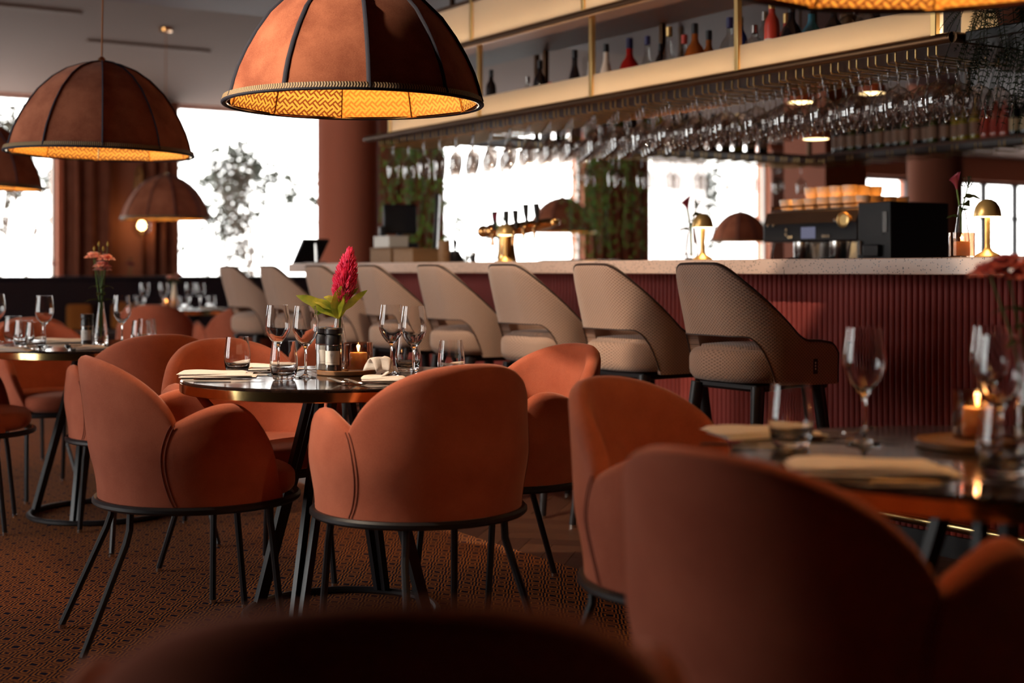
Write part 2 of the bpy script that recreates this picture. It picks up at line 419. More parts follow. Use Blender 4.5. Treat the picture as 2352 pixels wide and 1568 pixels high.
def drape(x0, x1, y, z0, z1, label, mat=M_DRAPE, folds=5, amp=.05, group=None):
    n = folds * 10; Pq = []
    for i in range(n + 1):
        u = i / n; yy = y + amp * sin(u * folds * 2 * pi) + amp * .3 * sin(u * folds * 5.1)
        Pq.append([(x0 + (x1 - x0) * u, yy, z0), (x0 + (x1 - x0) * u + .012 * sin(9 * u), yy * 1.0, (z0 + z1) / 2), (x0 + (x1 - x0) * u, yy, z1)])
    o = MB().grid(Pq).obj('curtain', mat)
    s = o.modifiers.new('thickness', 'SOLIDIFY'); s.thickness = .006
    return tag(o, label, 'curtain', group)
drape(4.10, 4.62, FY - .16, .02, 3.0, 'brown drape at right edge of the leftmost window', folds=3)
drape(4.98, 5.40, FY - .16, .02, 3.0, 'brown drape left of window behind sconce', folds=3)
drape(8.2, 8.9, FY - .16, .02, 3.0, 'brown drape behind the bar end and column', folds=4)
drape(11.22, 12.2, FY - .16, .02, 3.0, 'wide brown drape behind bar between two bright windows', folds=6)
def sheer_mat():
    m = bpy.data.materials.new('sheer_voile'); m.use_nodes = True; t = m.node_tree; t.nodes.clear()
    a = N(t, 'ShaderNodeBsdfTranslucent'); a.inputs[0].default_value = (.9, .87, .86, 1)
    d = N(t, 'ShaderNodeBsdfDiffuse'); d.inputs[0].default_value = (.85, .82, .80, 1)
    tr = N(t, 'ShaderNodeBsdfTransparent')
    m1 = N(t, 'ShaderNodeMixShader'); m1.inputs[0].default_value = .4; L(t, a.outputs[0], m1.inputs[1]); L(t, d.outputs[0], m1.inputs[2])
    m2 = N(t, 'ShaderNodeMixShader'); m2.inputs[0].default_value = .18; L(t, m1.outputs[0], m2.inputs[1]); L(t, tr.outputs[0], m2.inputs[2])
    o = N(t, 'ShaderNodeOutputMaterial'); L(t, m2.outputs[0], o.inputs[0]); return m
drape(12.25, 13.25, FY - .16, .02, 3.0, 'sheer white voile curtain on window behind the brass lamp', sheer_mat(), folds=8, amp=.03)

# banquette under the windows
bq = thing('banquette_bench', 'dark navy leather banquette bench under the left windows', 'bench', (0, 0, 0))
MB().box(-1.0, 7.6, 14.75, 14.95, .0, .985).obj('backrest', M_NAVYL, bq, bevel=.03)
MB().box(-1.0, 7.6, 14.15, 14.75, .0, .46).obj('seat', M_NAVYL, bq, bevel=.04)
MB().box(-1.0, 7.6, 14.75, 15.3, .985, 1.02).obj('ledge', M_NAVYL, bq, bevel=.008)
# ------------------------------------------------------------------ dining chair
def shell(mb, svals, pos, nrm, B, T, th, nz=10, uvs=None):
    rows = []; uv = []
    for s in svals:
        b, t_ = B(s), T(s); h = th / 2; n = nrm(s); row = []; u = []
        top = max(b + .004, t_ - h)
        def pt(z, k): p = pos(s, z); return (p[0] - n[0] * k, p[1] - n[1] * k)
        for j in range(nz):
            z = b + (top - b) * j / (nz - 1); q = pt(z, 0); row.append((q[0], q[1], z)); u.append((s if uvs is None else uvs(s), z))
        for j in range(1, 6):
            a = pi * j / 6; z = top + h * sin(a); q = pt(z, h - h * cos(a)); row.append((q[0], q[1], z)); u.append((s if uvs is None else uvs(s), z))
        for j in range(nz):
            z = top + (b - top) * j / (nz - 1); q = pt(z, th); row.append((q[0], q[1], z)); u.append((s if uvs is None else uvs(s), z))
        rows.append(row); uv.append(u)
    o = len(mb.v); mb.grid(rows, cv=True, uv=uv); k = len(rows[0])
    mb.f.append(tuple(o + i for i in range(k))); mb.f.append(tuple(o + (len(rows) - 1) * k + i for i in range(k))[::-1])
    return mb
def cushion(mb, a, b0, b1, z0, z1, ex=2.6, n=48, rnd=.03, cy=0, dome=.012):
    prof = [(0.0, z0), (.9, z0)] + [(1 - (rnd / a) * (1 - sin(t)), z0 + rnd - rnd * cos(t)) for t in [pi / 2 * i / 4 for i in range(5)]]
    prof += [(1 - (rnd / a) * (1 - cos(t)), z1 - rnd + rnd * sin(t)) for t in [pi / 2 * i / 4 for i in range(5)]] + [(.8, z1 + dome * .5), (.5, z1 + dome * .9), (.0, z1 + dome)]
    P_ = []; U = []
    for i in range(n):
        t = 2 * pi * i / n; c, s = cos(t), sin(t)
        x = a * abs(c) ** (2 / ex) * (1 if c >= 0 else -1); bb = b1 if s >= 0 else b0
        y = bb * abs(s) ** (2 / ex) * (1 if s >= 0 else -1)
        P_.append([(x * r, cy + y * r, z) for r, z in prof]); U.append([((x * r, y * r) if (z >= z1 - .002 or z <= z0 + .002) else (t * a, z)) for r, z in prof])
    return mb.grid(P_, cu=True, uv=U)

CH_R, FN, FE = .285, radians(65), radians(134)
def c_pos(s, z):
    k = max(0, cos(s)); q = (z - .42)
    r = CH_R + .018 * sm(.42, .58, z) - .012 * sm(.56, .72, z) * (1 - k)
    x = r * sin(s) * 1.03; y = -r * cos(s) * 1.02
    y -= k * k * .12 * max(0, q - .08) ** 1.0
    return (x, y)
def c_nrm(s): return (sin(s), -cos(s))
def c_T(s):
    a = abs(s)
    if a <= FN: return .655 + .18 * max(0, 1 - (a / FN) ** 2.3) ** .72
    t = (a - FN) / (FE - FN)
    return .655 + .050 * sin(pi * min(1, t / .85)) - .245 * max(0, (t - .45) / .55) ** 2.6
def c_B(s): return .418
def rng(a, b, n): return [a + (b - a) * i / n for i in range(n + 1)]
def build_chair():
    t = thing('dining_chair', '', 'chair')
    bs = [FN * sin(x) for x in rng(-pi / 2, pi / 2, 40)]
    shell(MB(), bs, c_pos, c_nrm, c_B, c_T, .05, 14).obj('backrest', M_RUST, t, ang=60)
    for sg in (-1, 1):
        a = rng(FN, FE, 26); a = [sg * x for x in a]
        if sg < 0: a = a[::-1]
        shell(MB(), a, c_pos, c_nrm, c_B, c_T, .05, 10).obj('armrest', M_RUST, t, ang=60)
    for sg in (-1, 1):
        for d in (0, .012):
            path = []
            for i in range(15):
                z = .42 + (.65 - .42) * i / 14; s = sg * (FN - .02 - .10 * sin(pi * i / 14) ** .8 * (1 if 1 else 0) + d * 3)
                p = c_pos(s, z); n = c_nrm(s); path.append((p[0] + n[0] * .0006, p[1] + n[1] * .0006, z))
            MB().tube(path, .0016, 5).obj('seam', M_STITCH, t)
    cushion(MB(), .262, .235, .285, .418, .495, 2.4).obj('seat', M_RUST, t, ang=60)
    ring = [(.290 * sin(a) * 1.03, -.290 * cos(a) * 1.02, .407) for a in rng(0, 2 * pi, 56)[:-1]]
    MB().tube(ring, .0115, 8, closed=True).obj('frame_ring', M_BLACK, t)
    MB().box(-.2, .2, -.2, .2, .402, .417).obj('seat_plate', M_BLACK, t)
    for sx in (-1, 1):
        for back in (True, False):
            if back: path = [(sx * .150, -.225, .405), (sx * .152, -.228, .345), (sx * .160, -.240, .305), (sx * .205, -.365, .012)]
            else: path = [(sx * .200, .165, .405), (sx * .201, .167, .345), (sx * .205, .172, .305), (sx * .218, .200, .012)]
            lg = MB().tube(path, .0105, 8).obj('leg', M_BLACK, t)
            e = path[-1]; MB().lathe([(0, 0), (.011, 0), (.011, .012), (0, .012)], 10, (e[0], e[1], 0)).obj('foot_glide', M_STEEL, lg)
    return t
chair0 = build_chair()
CG = 'rust velvet dining chairs'
chairs = [   # camera-aligned ground position, facing
    (-.945, 4.19, .88, .42, 'rust velvet chair left of the magenta-flower table, side and back showing'),
    (-.265, 3.965, -.50, .86, 'rust velvet chair with its back to us in front of the magenta-flower table'),
    (-.035, 4.56, -.80, -.55, 'rust velvet chair right of the magenta-flower table, bright inner back facing left'),
    (-.90, 4.82, .52, -.80, 'rust velvet chair behind the magenta-flower table on its left side'),
    (.45, 3.06, .75, -.62, 'rust velvet chair at right table with inner back visible, behind the nearest right chair'),
    (.49, 2.16, .66, .60, 'large dark out-of-focus velvet chair filling the lower right corner'),
    (-.13, 1.36, -.10, 1.0, 'blurred dark chair back at the bottom centre edge nearest us'),
    (-1.50, 5.68, -.45, .86, 'rust chair with its back to us in front of the pink-blossom table'),
    (-2.22, 6.75, .62, -.70, 'rust chair behind the pink-blossom table facing us'),
    (-2.32, 5.85, .95, .25, 'rust chair cut by the left edge beside the pink-blossom table'),
    (-1.12, 6.30, -.98, -.1, 'rust chair right of pink-blossom table, seen between table and first bar stools'),
    (-2.62, 10.35, -.1, 1, 'dark rust chair before the far table, seen from behind with arm lobe'),
    (-2.0, 10.1, -.5, .86, 'dark rust chair right of the far table, half hidden by the bar stool'),
    (-2.72, 7.62, -.6, .8, 'rust chair back at the left edge beyond the pink-blossom table'),
]
for i, (x, z, fx, fz, lab) in enumerate(chairs):
    X, Y = W(x, z); place(chair0, (X, Y, .002), face(fx, fz), lab, CG, first=(i == 0))

# ------------------------------------------------------------------ round tables
def build_table():
    t = thing('round_table', '', 'table')
    R = .495
    MB().lathe([(0, .728), (R - .002, .728), (R, .732), (R, .746), (R - .004, .750), (0, .750)], 96).obj('table_top', M_TOP, t, ang=30)
    MB().lathe([(R - .03, .712), (R - .001, .712), (R + .001, .714), (R + .001, .7405), (R - .003, .7415)], 96).obj('brass_edge', M_BRASS, t, ang=30)
    MB().lathe([(0, .700), (.24, .700), (.24, .728), (0, .728)], 32).obj('mounting_plate', M_BLACK, t, ang=30)
    for k in range(4):
        a = radians(20 + 90 * k)
        for d in (-1, 1):
            da = d * .075; db = d * .030
            p0 = (.10 * cos(a + da * 3), .10 * sin(a + da * 3), .702); p1 = (.292 * cos(a + db * 1.6), .292 * sin(a + db * 1.6), .02)
            MB().tube([p0, p1], .016, 4, flat=(1, .8)).obj('leg', M_BLACK, t, smooth=False)
    MB().tube([(.30 * cos(a), .30 * sin(a), .012) for a in rng(0, 2 * pi, 64)[:-1]], .012, 8, closed=True).obj('base_ring', M_BLACK, t)
    return t
table0 = build_table()
T1 = (-.535, 4.375); T2 = (-1.83, 6.19); T3 = (.89, 2.50); T4 = (-2.77, 11.9)
for i, (p, lab, rz) in enumerate([
    (T1, 'round dark glossy table with brass edge carrying the magenta flower', .30), (T2, 'round brass-edged table with pink blossoms at left', .6),
    (T3, 'round dark glossy table in the right foreground', .1), (T4, 'small-looking far round table near the navy bench', 0)]):
    X, Y = W(*p); place(table0, (X, Y, .002), rz, lab, 'round brass-edged tables', first=(i == 0))
TZ = .7525

# ------------------------------------------------------------------ tableware
def build_wineglass(mat, n=32, thick=True, thin_rows=True):
    out = [(.0, .0), (.034, .0005), (.0335, .003), (.016, .006), (.0052, .013), (.0040, .03), (.0038, .07), (.0046, .088), (.0085, .097), (.018, .106), (.030, .122), (.0382, .140), (.0402, .152), (.0385, .175), (.0350, .200), (.0322, .222)]
    if not thick: return MB().lathe(out[1:], n)
    inn = [(.0312, .222), (.0340, .200), (.0374, .175), (.0391, .152), (.0371, .141), (.029, .1235), (.017, .108), (.007, .101), (0, .0995)]
    return MB().lathe(out + inn, n)
def build_tumbler():
    return MB().lathe([(0, .0), (.028, .0), (.033, .004), (.0395, .022), (.0425, .042), (.0420, .06), (.0392, .085), (.0352, .117), (.0342, .117), (.0381, .085), (.0408, .06), (.0412, .043), (.0375, .026), (.030, .016), (.015, .0135), (0, .0130)], 32)
wg_me = build_wineglass(G_CLEAR).mesh('wine_glass', ang=60); wg_me.materials.append(G_CLEAR)
tb_me = build_tumbler().mesh('water_tumbler', ang=60); tb_me.materials.append(G_CLEAR)
wg_thin = build_wineglass(G_THIN, 20, False).mesh('wine_glass', ang=60); wg_thin.materials.append(G_THIN)
def px_table(px, Z): return W((px - 1176) / 3200 * Z, Z)
def wine(px, Z, lab, group='wine glasses on the tables'):
    X, Y = px_table(px, Z); return tag(inst('wine_glass', wg_me, None, (X, Y, TZ)), lab, 'wine glass', group)
def tumbler(px, Z, lab, group='water tumblers on the tables'):
    X, Y = px_table(px, Z); return tag(inst('water_tumbler', tb_me, None, (X, Y, TZ)), lab, 'tumbler', group)
wine(638, 4.41, 'wine glass leftmost on the magenta-flower table, just behind a tumbler')
wine(702, 4.30, 'wine glass beside the salt mill left of the magenta flower')
wine(899, 4.46, 'wine glass right of the candle, the rear one of the right pair')
wine(950, 4.27, 'wine glass right of the candle, the front one of the right pair')
tumbler(545, 4.51, 'water tumbler behind the leftmost napkin on the magenta-flower table')
tumbler(652, 4.22, 'water tumbler at the front of the magenta-flower table')
tumbler(937, 4.56, 'water tumbler seen through the right pair of wine glasses')
tumbler(1036, 4.29, 'water tumbler just above the top of the nearest central chair back')
wine(102, 6.02, 'wine glass at left end of pink-blossom table beside two tumblers')
wine(280, 6.15, 'wine glass right of the pink blossom vase')
wine(-8, 6.4, 'wine glass cut by the left edge of the picture')
tumbler(55, 5.95, 'tumbler on pink-blossom table, left one of the near pair')
tumbler(82, 5.78, 'tumbler on pink-blossom table, right one of the near pair')
tumbler(30, 6.5, 'tumbler at the far left rim of the pink-blossom table')
tumbler(324, 5.98, 'tumbler right of pink blossoms, front of the right pair')
tumbler(337, 6.2, 'tumbler right of pink blossoms, rear of the right pair')
wine(1985, 2.66, 'large blurred wine glass on the right foreground table')
wine(2296, 2.38, 'blurred wine glass at the right edge behind a tumbler', 'wine glasses on the tables')
wine(2275, 2.75, 'blurred wine glass behind the candle at the right edge')
tumbler(1817, 2.62, 'large blurred tumbler in front of the napkin on right foreground table')
tumbler(2308, 2.24, 'blurred tumbler nearest the right edge of the picture')
for k, (px, Z, lab) in enumerate([(332, 11.75, 'leftmost wine glass on the far table'), (376, 11.9, 'second wine glass from left on the far table'), (436, 12.08, 'wine glass behind the white bottle vase on the far table'), (460, 11.7, 'rightmost wine glass on the far table')]): wine(px, Z, lab)
for k, (px, Z, lab) in enumerate([(318, 11.9, 'tumbler at left rim of the far table'), (420, 11.6, 'tumbler at the middle of the far table'), (484, 11.9, 'tumbler at right rim of the far table')]): tumbler(px, Z, lab)

# napkins: folded stacks with soft edges
def napkin(px, Z, sx, sy, rz, lab, layers=3, twist=False):
    X, Y = px_table(px, Z)
    t = thing('napkin', lab, 'napkin', (X, Y, TZ - .0005), rz, 'folded linen napkins')
    z = 0
    for k in range(layers):
        h = .0045; nx, ny = 16, 10; top = []; bot = []
        dx = random.uniform(-.006, .006) - .012 * k; dy = random.uniform(-.004, .004)
        for i in range(nx + 1):
            r1 = []; r2 = []
            for j in range(ny + 1):
                u, v = i / nx * 2 - 1, j / ny * 2 - 1
                e = min(1, (1 - abs(u)) * 9) ** .5 * min(1, (1 - abs(v)) * 6) ** .5
                x = u * sx / 2 * (1 - .06 * k) + dx; y = v * sy / 2 * (1 - .05 * k + .10 * u * (k % 2)) + dy
                wv = .0022 * sin(3.1 * u + 2 * v + k) + .0015 * sin(7 * v + k)
                zz = z + h * .5
                r1.append((x, y, zz + e * (h * .5 + wv + .003 * (1 - u * u)) + .0005)); r2.append((x, y, max(0, zz - e * h * .5)))
            top.append(r1); bot.append(r2[::-1])
        m = MB(); m.grid([a + b for a, b in zip(top, bot)], cv=True)
        m.obj('fold', M_LINEN, t, ang=70); z += h
    if twist:
        m = MB(); rows = []
        for i in range(15):
            u = i / 14; a = u * pi * 1.1; row = []
            for j in range(13):
                v = j / 12 * 2 - 1
                rr = .018 + .035 * u
                row.append((-.03 - .02 * u + .05 * sin(a) * .8 + v * .02 * u, v * rr * cos(a * .6), z + .058 * sin(pi * u * .62) * (1 - .5 * v * v) - .012 * abs(v) * u + .004))
            rows.append(row)
        m.grid(rows); o = m.obj('knotted_fold', M_LINEN, t, ang=80)
        s = o.modifiers.new('thickness', 'SOLIDIFY'); s.thickness = .003
    return t
yaw = -TH
napkin(505, 4.36, .235, .13, yaw + .12, 'white folded napkin under a knife at the left rim of the magenta-flower table')
napkin(625, 4.66, .21, .11, yaw - .1, 'white napkin roll behind the front tumbler, rear left of magenta-flower table')
napkin(898, 4.15, .15, .09, yaw + .1, 'knotted white napkin peeking over the central chair back', twist=True)
napkin(1100, 4.62, .16, .12, yaw + .3, 'white napkin at the far right rim of the magenta-flower table')
napkin(20, 5.72, .22, .12, yaw, 'peach-lit napkin at the front left of the pink-blossom table')
napkin(150, 6.42, .24, .13, yaw + .2, 'peach-lit napkin behind the near tumblers on the pink-blossom table')
napkin(420, 6.20, .20, .12, yaw, 'napkin at the right rim of the pink-blossom table')
napkin(215, 5.85, .16, .10, yaw + .4, 'napkin next to the salt dish on the pink-blossom table')
napkin(1760, 2.80, .22, .12, yaw + .25, 'cream napkin behind the large tumbler on the right foreground table')
napkin(2010, 2.30, .27, .13, yaw - .1, 'large blurred cream napkin nearest us on the right foreground table')
napkin(368, 11.5, .22, .12, yaw, 'napkin on the left half of the far table')
napkin(492, 11.75, .20, .12, yaw, 'napkin on the right half of the far table')

def build_fork():
    t = thing('fork', '', 'fork')
    pth = []; r = []
    for i in range(11):
        u = i / 10; pth.append((-.02 - u * .125, 0, .004 + .006 * sin(pi * u) * .6 + (0.0 if u < .9 else 0))); r.append(.0016 + .0016 * u ** 2)
    MB().tube(pth[::-1], r[::-1], 8, flat=(.8, 1.9)).obj('handle', M_CUTLERY, t)
    for k in range(4):
        y = (k - 1.5) * .0058
        MB().tube([(-.021, y * .3, .0055), (-.008, y * .85, .0035), (.008, y, .005), (.03, y, .012), (.046, y * .95, .016)], [.0022, .0021, .0017, .0014, .0008], 6).obj('tine', M_CUTLERY, t)
    return t
def build_knife():
    t = thing('knife', '', 'knife')
    MB().tube([(-.11, 0, .005), (-.10, 0, .005), (-.05, 0, .005), (.0, 0, .0045)], [.003, .0045, .004, .003], 8, flat=(.7, 1.3)).obj('handle', M_CUTLERY, t)
    MB().tube([(0, 0, .0045), (.03, .001, .0045), (.085, .001, .0045), (.105, .004, .0045)], [.0035, .0085, .009, .002], 8, flat=(.12, 1)).obj('blade', M_CUTLERY, t)
    return t
fork0 = build_fork(); knife0 = build_knife()
def cut(src, px, Z, rz, lab, grp, dz=0, first=False):
    X, Y = px_table(px, Z); return place(src, (X, Y, TZ + dz), rz, lab, grp, first)
cut(fork0, 786, 4.08, yaw + pi * .88, 'fork with tines left, front left one of two before the tray', 'forks', first=True)
cut(fork0, 826, 4.04, yaw + pi * .88, 'fork with tines left, front right one of two before the tray', 'forks')
cut(fork0, 716, 4.60, yaw + .25, 'fork behind the wine glass left of the tray', 'forks')
cut(fork0, 548, 4.52, yaw + .5, 'fork leaning beside the leftmost tumbler', 'forks')
cut(fork0, 1960, 2.80, yaw + .35, 'blurred fork behind wine glass on right foreground table', 'forks')
cut(knife0, 530, 4.20, yaw + .08, 'knife lying along the front of the leftmost napkin', 'knives', .0, True)
cut(knife0, 655, 4.45, yaw + .06, 'knife between the front tumbler and the tray', 'knives')
cut(knife0, 1740, 2.62, yaw + .05, 'blurred knife in front of cream napkin on right foreground table', 'knives')
cut(knife0, 2160, 2.16, yaw - .05, 'blurred knife at front rim of the right foreground table', 'knives')
cut(knife0, 1945, 2.72, yaw - .3, 'blurred knife crossing behind the large blurred wine glass', 'knives')

# trays, mills, candles, vases
def tray(px, Z, lab):
    X, Y = px_table(px, Z)
    return tag(MB().lathe([(0, 0), (.092, 0), (.095, .003), (.095, .014), (.092, .016), (.088, .012), (0, .012)], 48).obj('tray', M_TRAYW, None, (X, Y, TZ - .0005), ang=35), lab, 'tray')
def candle(px, Z, lab, z=TZ + .0125, lit=True):
    X, Y = px_table(px, Z)
    t = thing('candle_holder', lab, 'candle', (X, Y, z))
    MB().lathe([(0, 0), (.044, 0), (.046, .003), (.046, .09), (.0445, .09), (.0445, .006), (0, .006)], 40).obj('glass_cup', G_SMOKE, t, ang=50)
    cn = MB().lathe([(0, .0065), (.0275, .0065), (.0285, .010), (.0285, .054), (.026, .058), (.012, .056), (0, .0565)], 32).obj('candle', M_WAX, t, ang=50)
    MB().tube([(0, 0, .056), (.0008, 0, .064)], .0008, 5).obj('wick', M_BLACK, cn)
    MB().lathe([(0, .060), (.0025, .063), (.0036, .068), (.0026, .075), (.001, .082), (0, .0865)], 12).obj('flame', M_FLAME, cn)
    l = bpy.data.lights.new('candle_light', 'POINT'); l.energy = .28; l.color = (1, .68, .36); l.shadow_soft_size = .006
    o = bpy.data.objects.new('candle_light', l); COL.objects.link(o); o.parent = t; o.location = (0, 0, .074)
    return t
M_SALT = P('salt', (.75, .72, .68), .8); M_PEPPER = P('peppercorn', (.03, .022, .02), .8)
def mill(px, Z, lab, content, z=TZ + .0125, rz=0):
    X, Y = px_table(px, Z)
    t = thing('spice_mill', lab, 'mill', (X, Y, z), rz)
    MB().lathe([(.0265, 0), (.0265, .083), (.0255, .085)], 32).obj('jar', G_BOTT, t)
    MB().lathe([(0, .003), (.0245, .003), (.0245, .080), (0, .080)], 28).obj('filling', content, t, ang=40)
    MB().lathe([(0, .085), (.0265, .085), (.0265, .108), (.0245, .112), (.024, .116), (.028, .120), (.028, .134), (.025, .138), (.008, .139), (0, .138)], 32).obj('grinder_cap', M_BPLASTIC, t, ang=35)
    lb = MB().lathe([(.0269, .022), (.0269, .066)], 16, a0=-1.0, a1=1.0).obj('label', M_PAPER, t)
    M_INK = bpy.data.materials.get('label_ink') or P('label_ink', (.22, .17, .12), .7)
    ring = [(.0274 * cos(.0 + .12 * cos(a)), .0274 * sin(.12 * cos(a)), .053 + .0035 * sin(a)) for a in rng(0, 2 * pi, 16)[:-1]]
    MB().tube(ring, .0004, 4, closed=True).obj('emblem', M_INK, lb)
    MB().lathe([(.0272, .029), (.0272, .0296)], 12, a0=-.9, a1=.5).obj('printed_line', M_INK, lb)
    return t
def vase(X, Y, z, lab, h=.20, cat='vase', mat=None):
    k = h / .20
    pr = [(0, 0), (.027, 0), (.030, .004), (.0305, .03), (.029, .06), (.025, .10), (.018, .15), (.0125, .19), (.0120, .2), (.0110, .2), (.0115, .19), (.0170, .15), (.024, .10), (.028, .06), (.0293, .03), (.027, .010), (0, .008)]
    t = thing('bottle_vase', lab, cat, (X, Y, z))
    MB().lathe([(r * (.9 + .1 * k), zz * k) for r, zz in pr], 32).obj('glass_bottle', mat or G_CLEAR, t, ang=60)
    return t
def leaf(mb, base, direction, length, width, droop=.3, n=8, roll=0, fold=.25):
    d = Vector(direction).normalized(); up = Vector((0, 0, 1)); side = d.cross(up)
    side = side.normalized() if side.length > 1e-4 else Vector((1, 0, 0)); nn = side.cross(d).normalized()
    side = (side * cos(roll) + nn * sin(roll)).normalized(); nn = side.cross(d).normalized()
    rows = []
    for i in range(n + 1):
        u = i / n; c = Vector(base) + d * (length * u) - up * (droop * length * u * u)
        wd = width * .5 * (sin(pi * min(1, u * .92 + .05)) ** .8) * (1 - .35 * u)
        wav = .06 * width * sin(u * 14)
        rows.append([tuple(c - side * wd + nn * (wd * fold + wav)), tuple(c), tuple(c + side * wd + nn * (wd * fold - wav))])
    return mb.grid(rows)

TP = (788, 4.46)
tray(TP[0] + 8, 4.455, 'round wooden tray under mills and candle on the magenta-flower table')
mill(744, 4.46, 'salt mill with black cap on the wooden tray', M_SALT, rz=-TH - pi / 2 + .5)
mill(766, 4.40, 'pepper mill with black cap and white label on the wooden tray', M_PEPPER, rz=-TH - pi / 2 - .1)
candle(823, 4.43, 'lit amber candle in smoked glass beside the pepper mill')
vx, vy = px_table(779, 4.515)
v1 = vase(vx, vy, TZ + .0125, 'slim glass bottle vase behind the mills on the wooden tray', .172)
# celosia
def celosia(X, Y, z):
    t = thing('celosia_flower', 'magenta celosia plume with yellow-green leaves in the bottle vase', 'flower', (X, Y, z))
    R = Vector((cos(TH), -sin(TH), 0)); F = Vector((sin(TH), cos(TH), 0)); U = Vector((0, 0, 1))
    def q(r, u, f=0): return tuple(R * r + U * u + F * f)
    MB().tube([q(-.004, 0), q(0, .08), q(.003, .15), q(.010, .22), q(.020, .28)], [.0035, .0035, .003, .003, .002], 8).obj('stem', M_STEM, t)
    mb = MB(); rnd = random.Random(3)
    ax0, ax1 = Vector(q(.008, .185)), Vector(q(.036, .355))
    prof = lambda u: .047 * (sin(pi * min(1, .10 + .72 * u)) ** .7) * (1 - u) ** .45 + .002
    mb.tube([tuple(ax0.lerp(ax1, i / 10)) for i in range(11)], [prof(i / 10) * .55 for i in range(11)], 12)
    for k in range(1500):
        u = rnd.random() ** 1.1; a = rnd.random() * 2 * pi
        c = ax0.lerp(ax1, u); rad = prof(u) * rnd.choice((.7, .85, 1, 1))
        dr = (R * cos(a) + F * sin(a)); p0 = c + dr * rad * .5
        tip = c + dr * rad * (1.0 + rnd.uniform(-.1, .15)) + U * (.014 + .014 * rnd.random())
        mb.tube([tuple(p0), tuple(p0.lerp(tip, .6) + dr * .002), tuple(tip)], [.0028, .0026, .0007], 4)
    pl_ = mb.obj('plume', M_CELOSIA, t, smooth=False); pl_['kind'] = 'stuff'
    mb = MB()
    for k in range(70):
        u = rnd.random(); a = rnd.random() * 2 * pi; c = Vector(q(-.022, .175)).lerp(Vector(q(-.028, .215)), u); dr = R * cos(a) + F * sin(a)
        mb.tube([tuple(c), tuple(c + dr * .008 * (1 - u * .6) + U * .006)], [.0022, .0008], 4)
    mb.obj('side_plume', M_CELOSIA, t)
    for (b, d, ln, wd, dr, ro) in [
        ((-.004, .150), (-.80, .60, -.1), .165, .052, .17, 1.05), ((-.022, .175), (-.75, .66, -.05), .080, .042, .30, .9), ((-.010, .19), (-.55, .8, .1), .070, .034, .45, .8),
        ((.0, .145), (.10, 1, -.22), .110, .066, .0, 0), ((.004, .150), (.34, .95, -.12), .098, .050, .05, .15), ((.006, .165), (.78, .74, .02), .120, .032, .08, 1.0),
        ((.008, .18), (.62, .85, .2), .095, .030, .1, .8), ((.012, .19), (.32, 1, .2), .095, .028, .0, .2), ((-.006, .16), (-.15, 1, .3), .070, .032, .1, .1), ((-.04, .19), (-.6, -.6, -.2), .040, .026, .1, 1.2)]:
        m = MB(); leaf(m, q(b[0], b[1], -.012), R * d[0] + U * d[1] + F * d[2], ln, wd, dr, 10, ro); m.obj('leaf', M_LEAF, t, ang=80)
    return t
celosia(vx, vy, TZ + .03)
# pink-blossom table centre
X2, Y2 = px_table(232, 6.15)
vase(X2, Y2, TZ, 'glass bottle vase holding pink blossoms', .19)
def blossom(mb, c, r, rnd, rings=4):
    c = Vector(c)
    for k in range(rings):
        rr = r * (1 - k * .2); n = 9 - k
        for i in range(n):
            a = 2 * pi * (i + .4 * k) / n + rnd.uniform(-.1, .1); d = Vector((cos(a), sin(a), .15 + .5 * k))
            leaf(mb, tuple(c + Vector((0, 0, .1 * r * k))), d, rr, rr * 1.25, .1 - .05 * k, 5, rnd.uniform(-.4, .4), .5)
def pink_bunch(X, Y, z, lab, s=1.0, mat=M_PINK, stems=((.005, 0, .315), (-.035, .01, .355), (.02, .01, .345), (.0, .02, .30)), buds=True, leaves=True, name='flower_bunch'):
    t = thing(name, lab, 'flowers', (X, Y, z)); rnd = random.Random(int(X * 100) + 5)
    for (dx, dy, h) in stems:
        p = W(dx, dy); p = (p[0] * s, p[1] * s)
        MB().tube([(0, 0, 0), (p[0] * .3, p[1] * .3, h * .5 * s), (p[0], p[1], h * s)], .0025 * s, 6).obj('stem', M_STEM, t)
        m = MB(); blossom(m, (p[0], p[1], h * s), .042 * s, rnd); m.obj('bloom', mat, t, ang=80)
    if buds:
        for k in range(4):
            a = W(-.03 + .02 * k, .0); m = MB(); m.tube([(0, 0, .2 * s), (a[0] * s, a[1] * s, (.385 + .02 * (k % 2)) * s)], .0012, 5); b = m.obj('bud_stem', M_STEM, t)
            MB().lathe([(0, 0), (.005, .006), (.005, .014), (0, .026)], 8, (a[0] * s, a[1] * s, (.385 + .02 * (k % 2)) * s)).obj('bud', P('bud_yellow', (.45, .34, .05), .6) if 'bud_yellow' not in bpy.data.materials else bpy.data.materials['bud_yellow'], b)
    if leaves:
        for k in range(6):
            a = k * 1.05; m = MB(); leaf(m, (0, 0, (.16 + .03 * (k % 3)) * s), (cos(a), sin(a), .6), .085 * s, .03 * s, .5, 6, .3); m.obj('leaf', M_DARKLEAF, t, ang=80)
    return t
pink_bunch(X2, Y2, TZ + .03, 'bunch of pale pink blossoms with yellow buds on the left table')
mill(200, 6.2, 'pepper mill with white label beside pink blossoms', M_PEPPER, TZ, rz=-TH - pi / 2)
X_, Y_ = px_table(170, 5.82)
tag(MB().lathe([(0, 0), (.022, 0), (.034, .010), (.037, .022), (.034, .022), (.022, .008), (0, .006)], 24).obj('salt_dish', G_CLEAR, None, (X_, Y_, TZ), ang=60), 'small glass salt dish at the front rim of the pink-blossom table', 'dish')
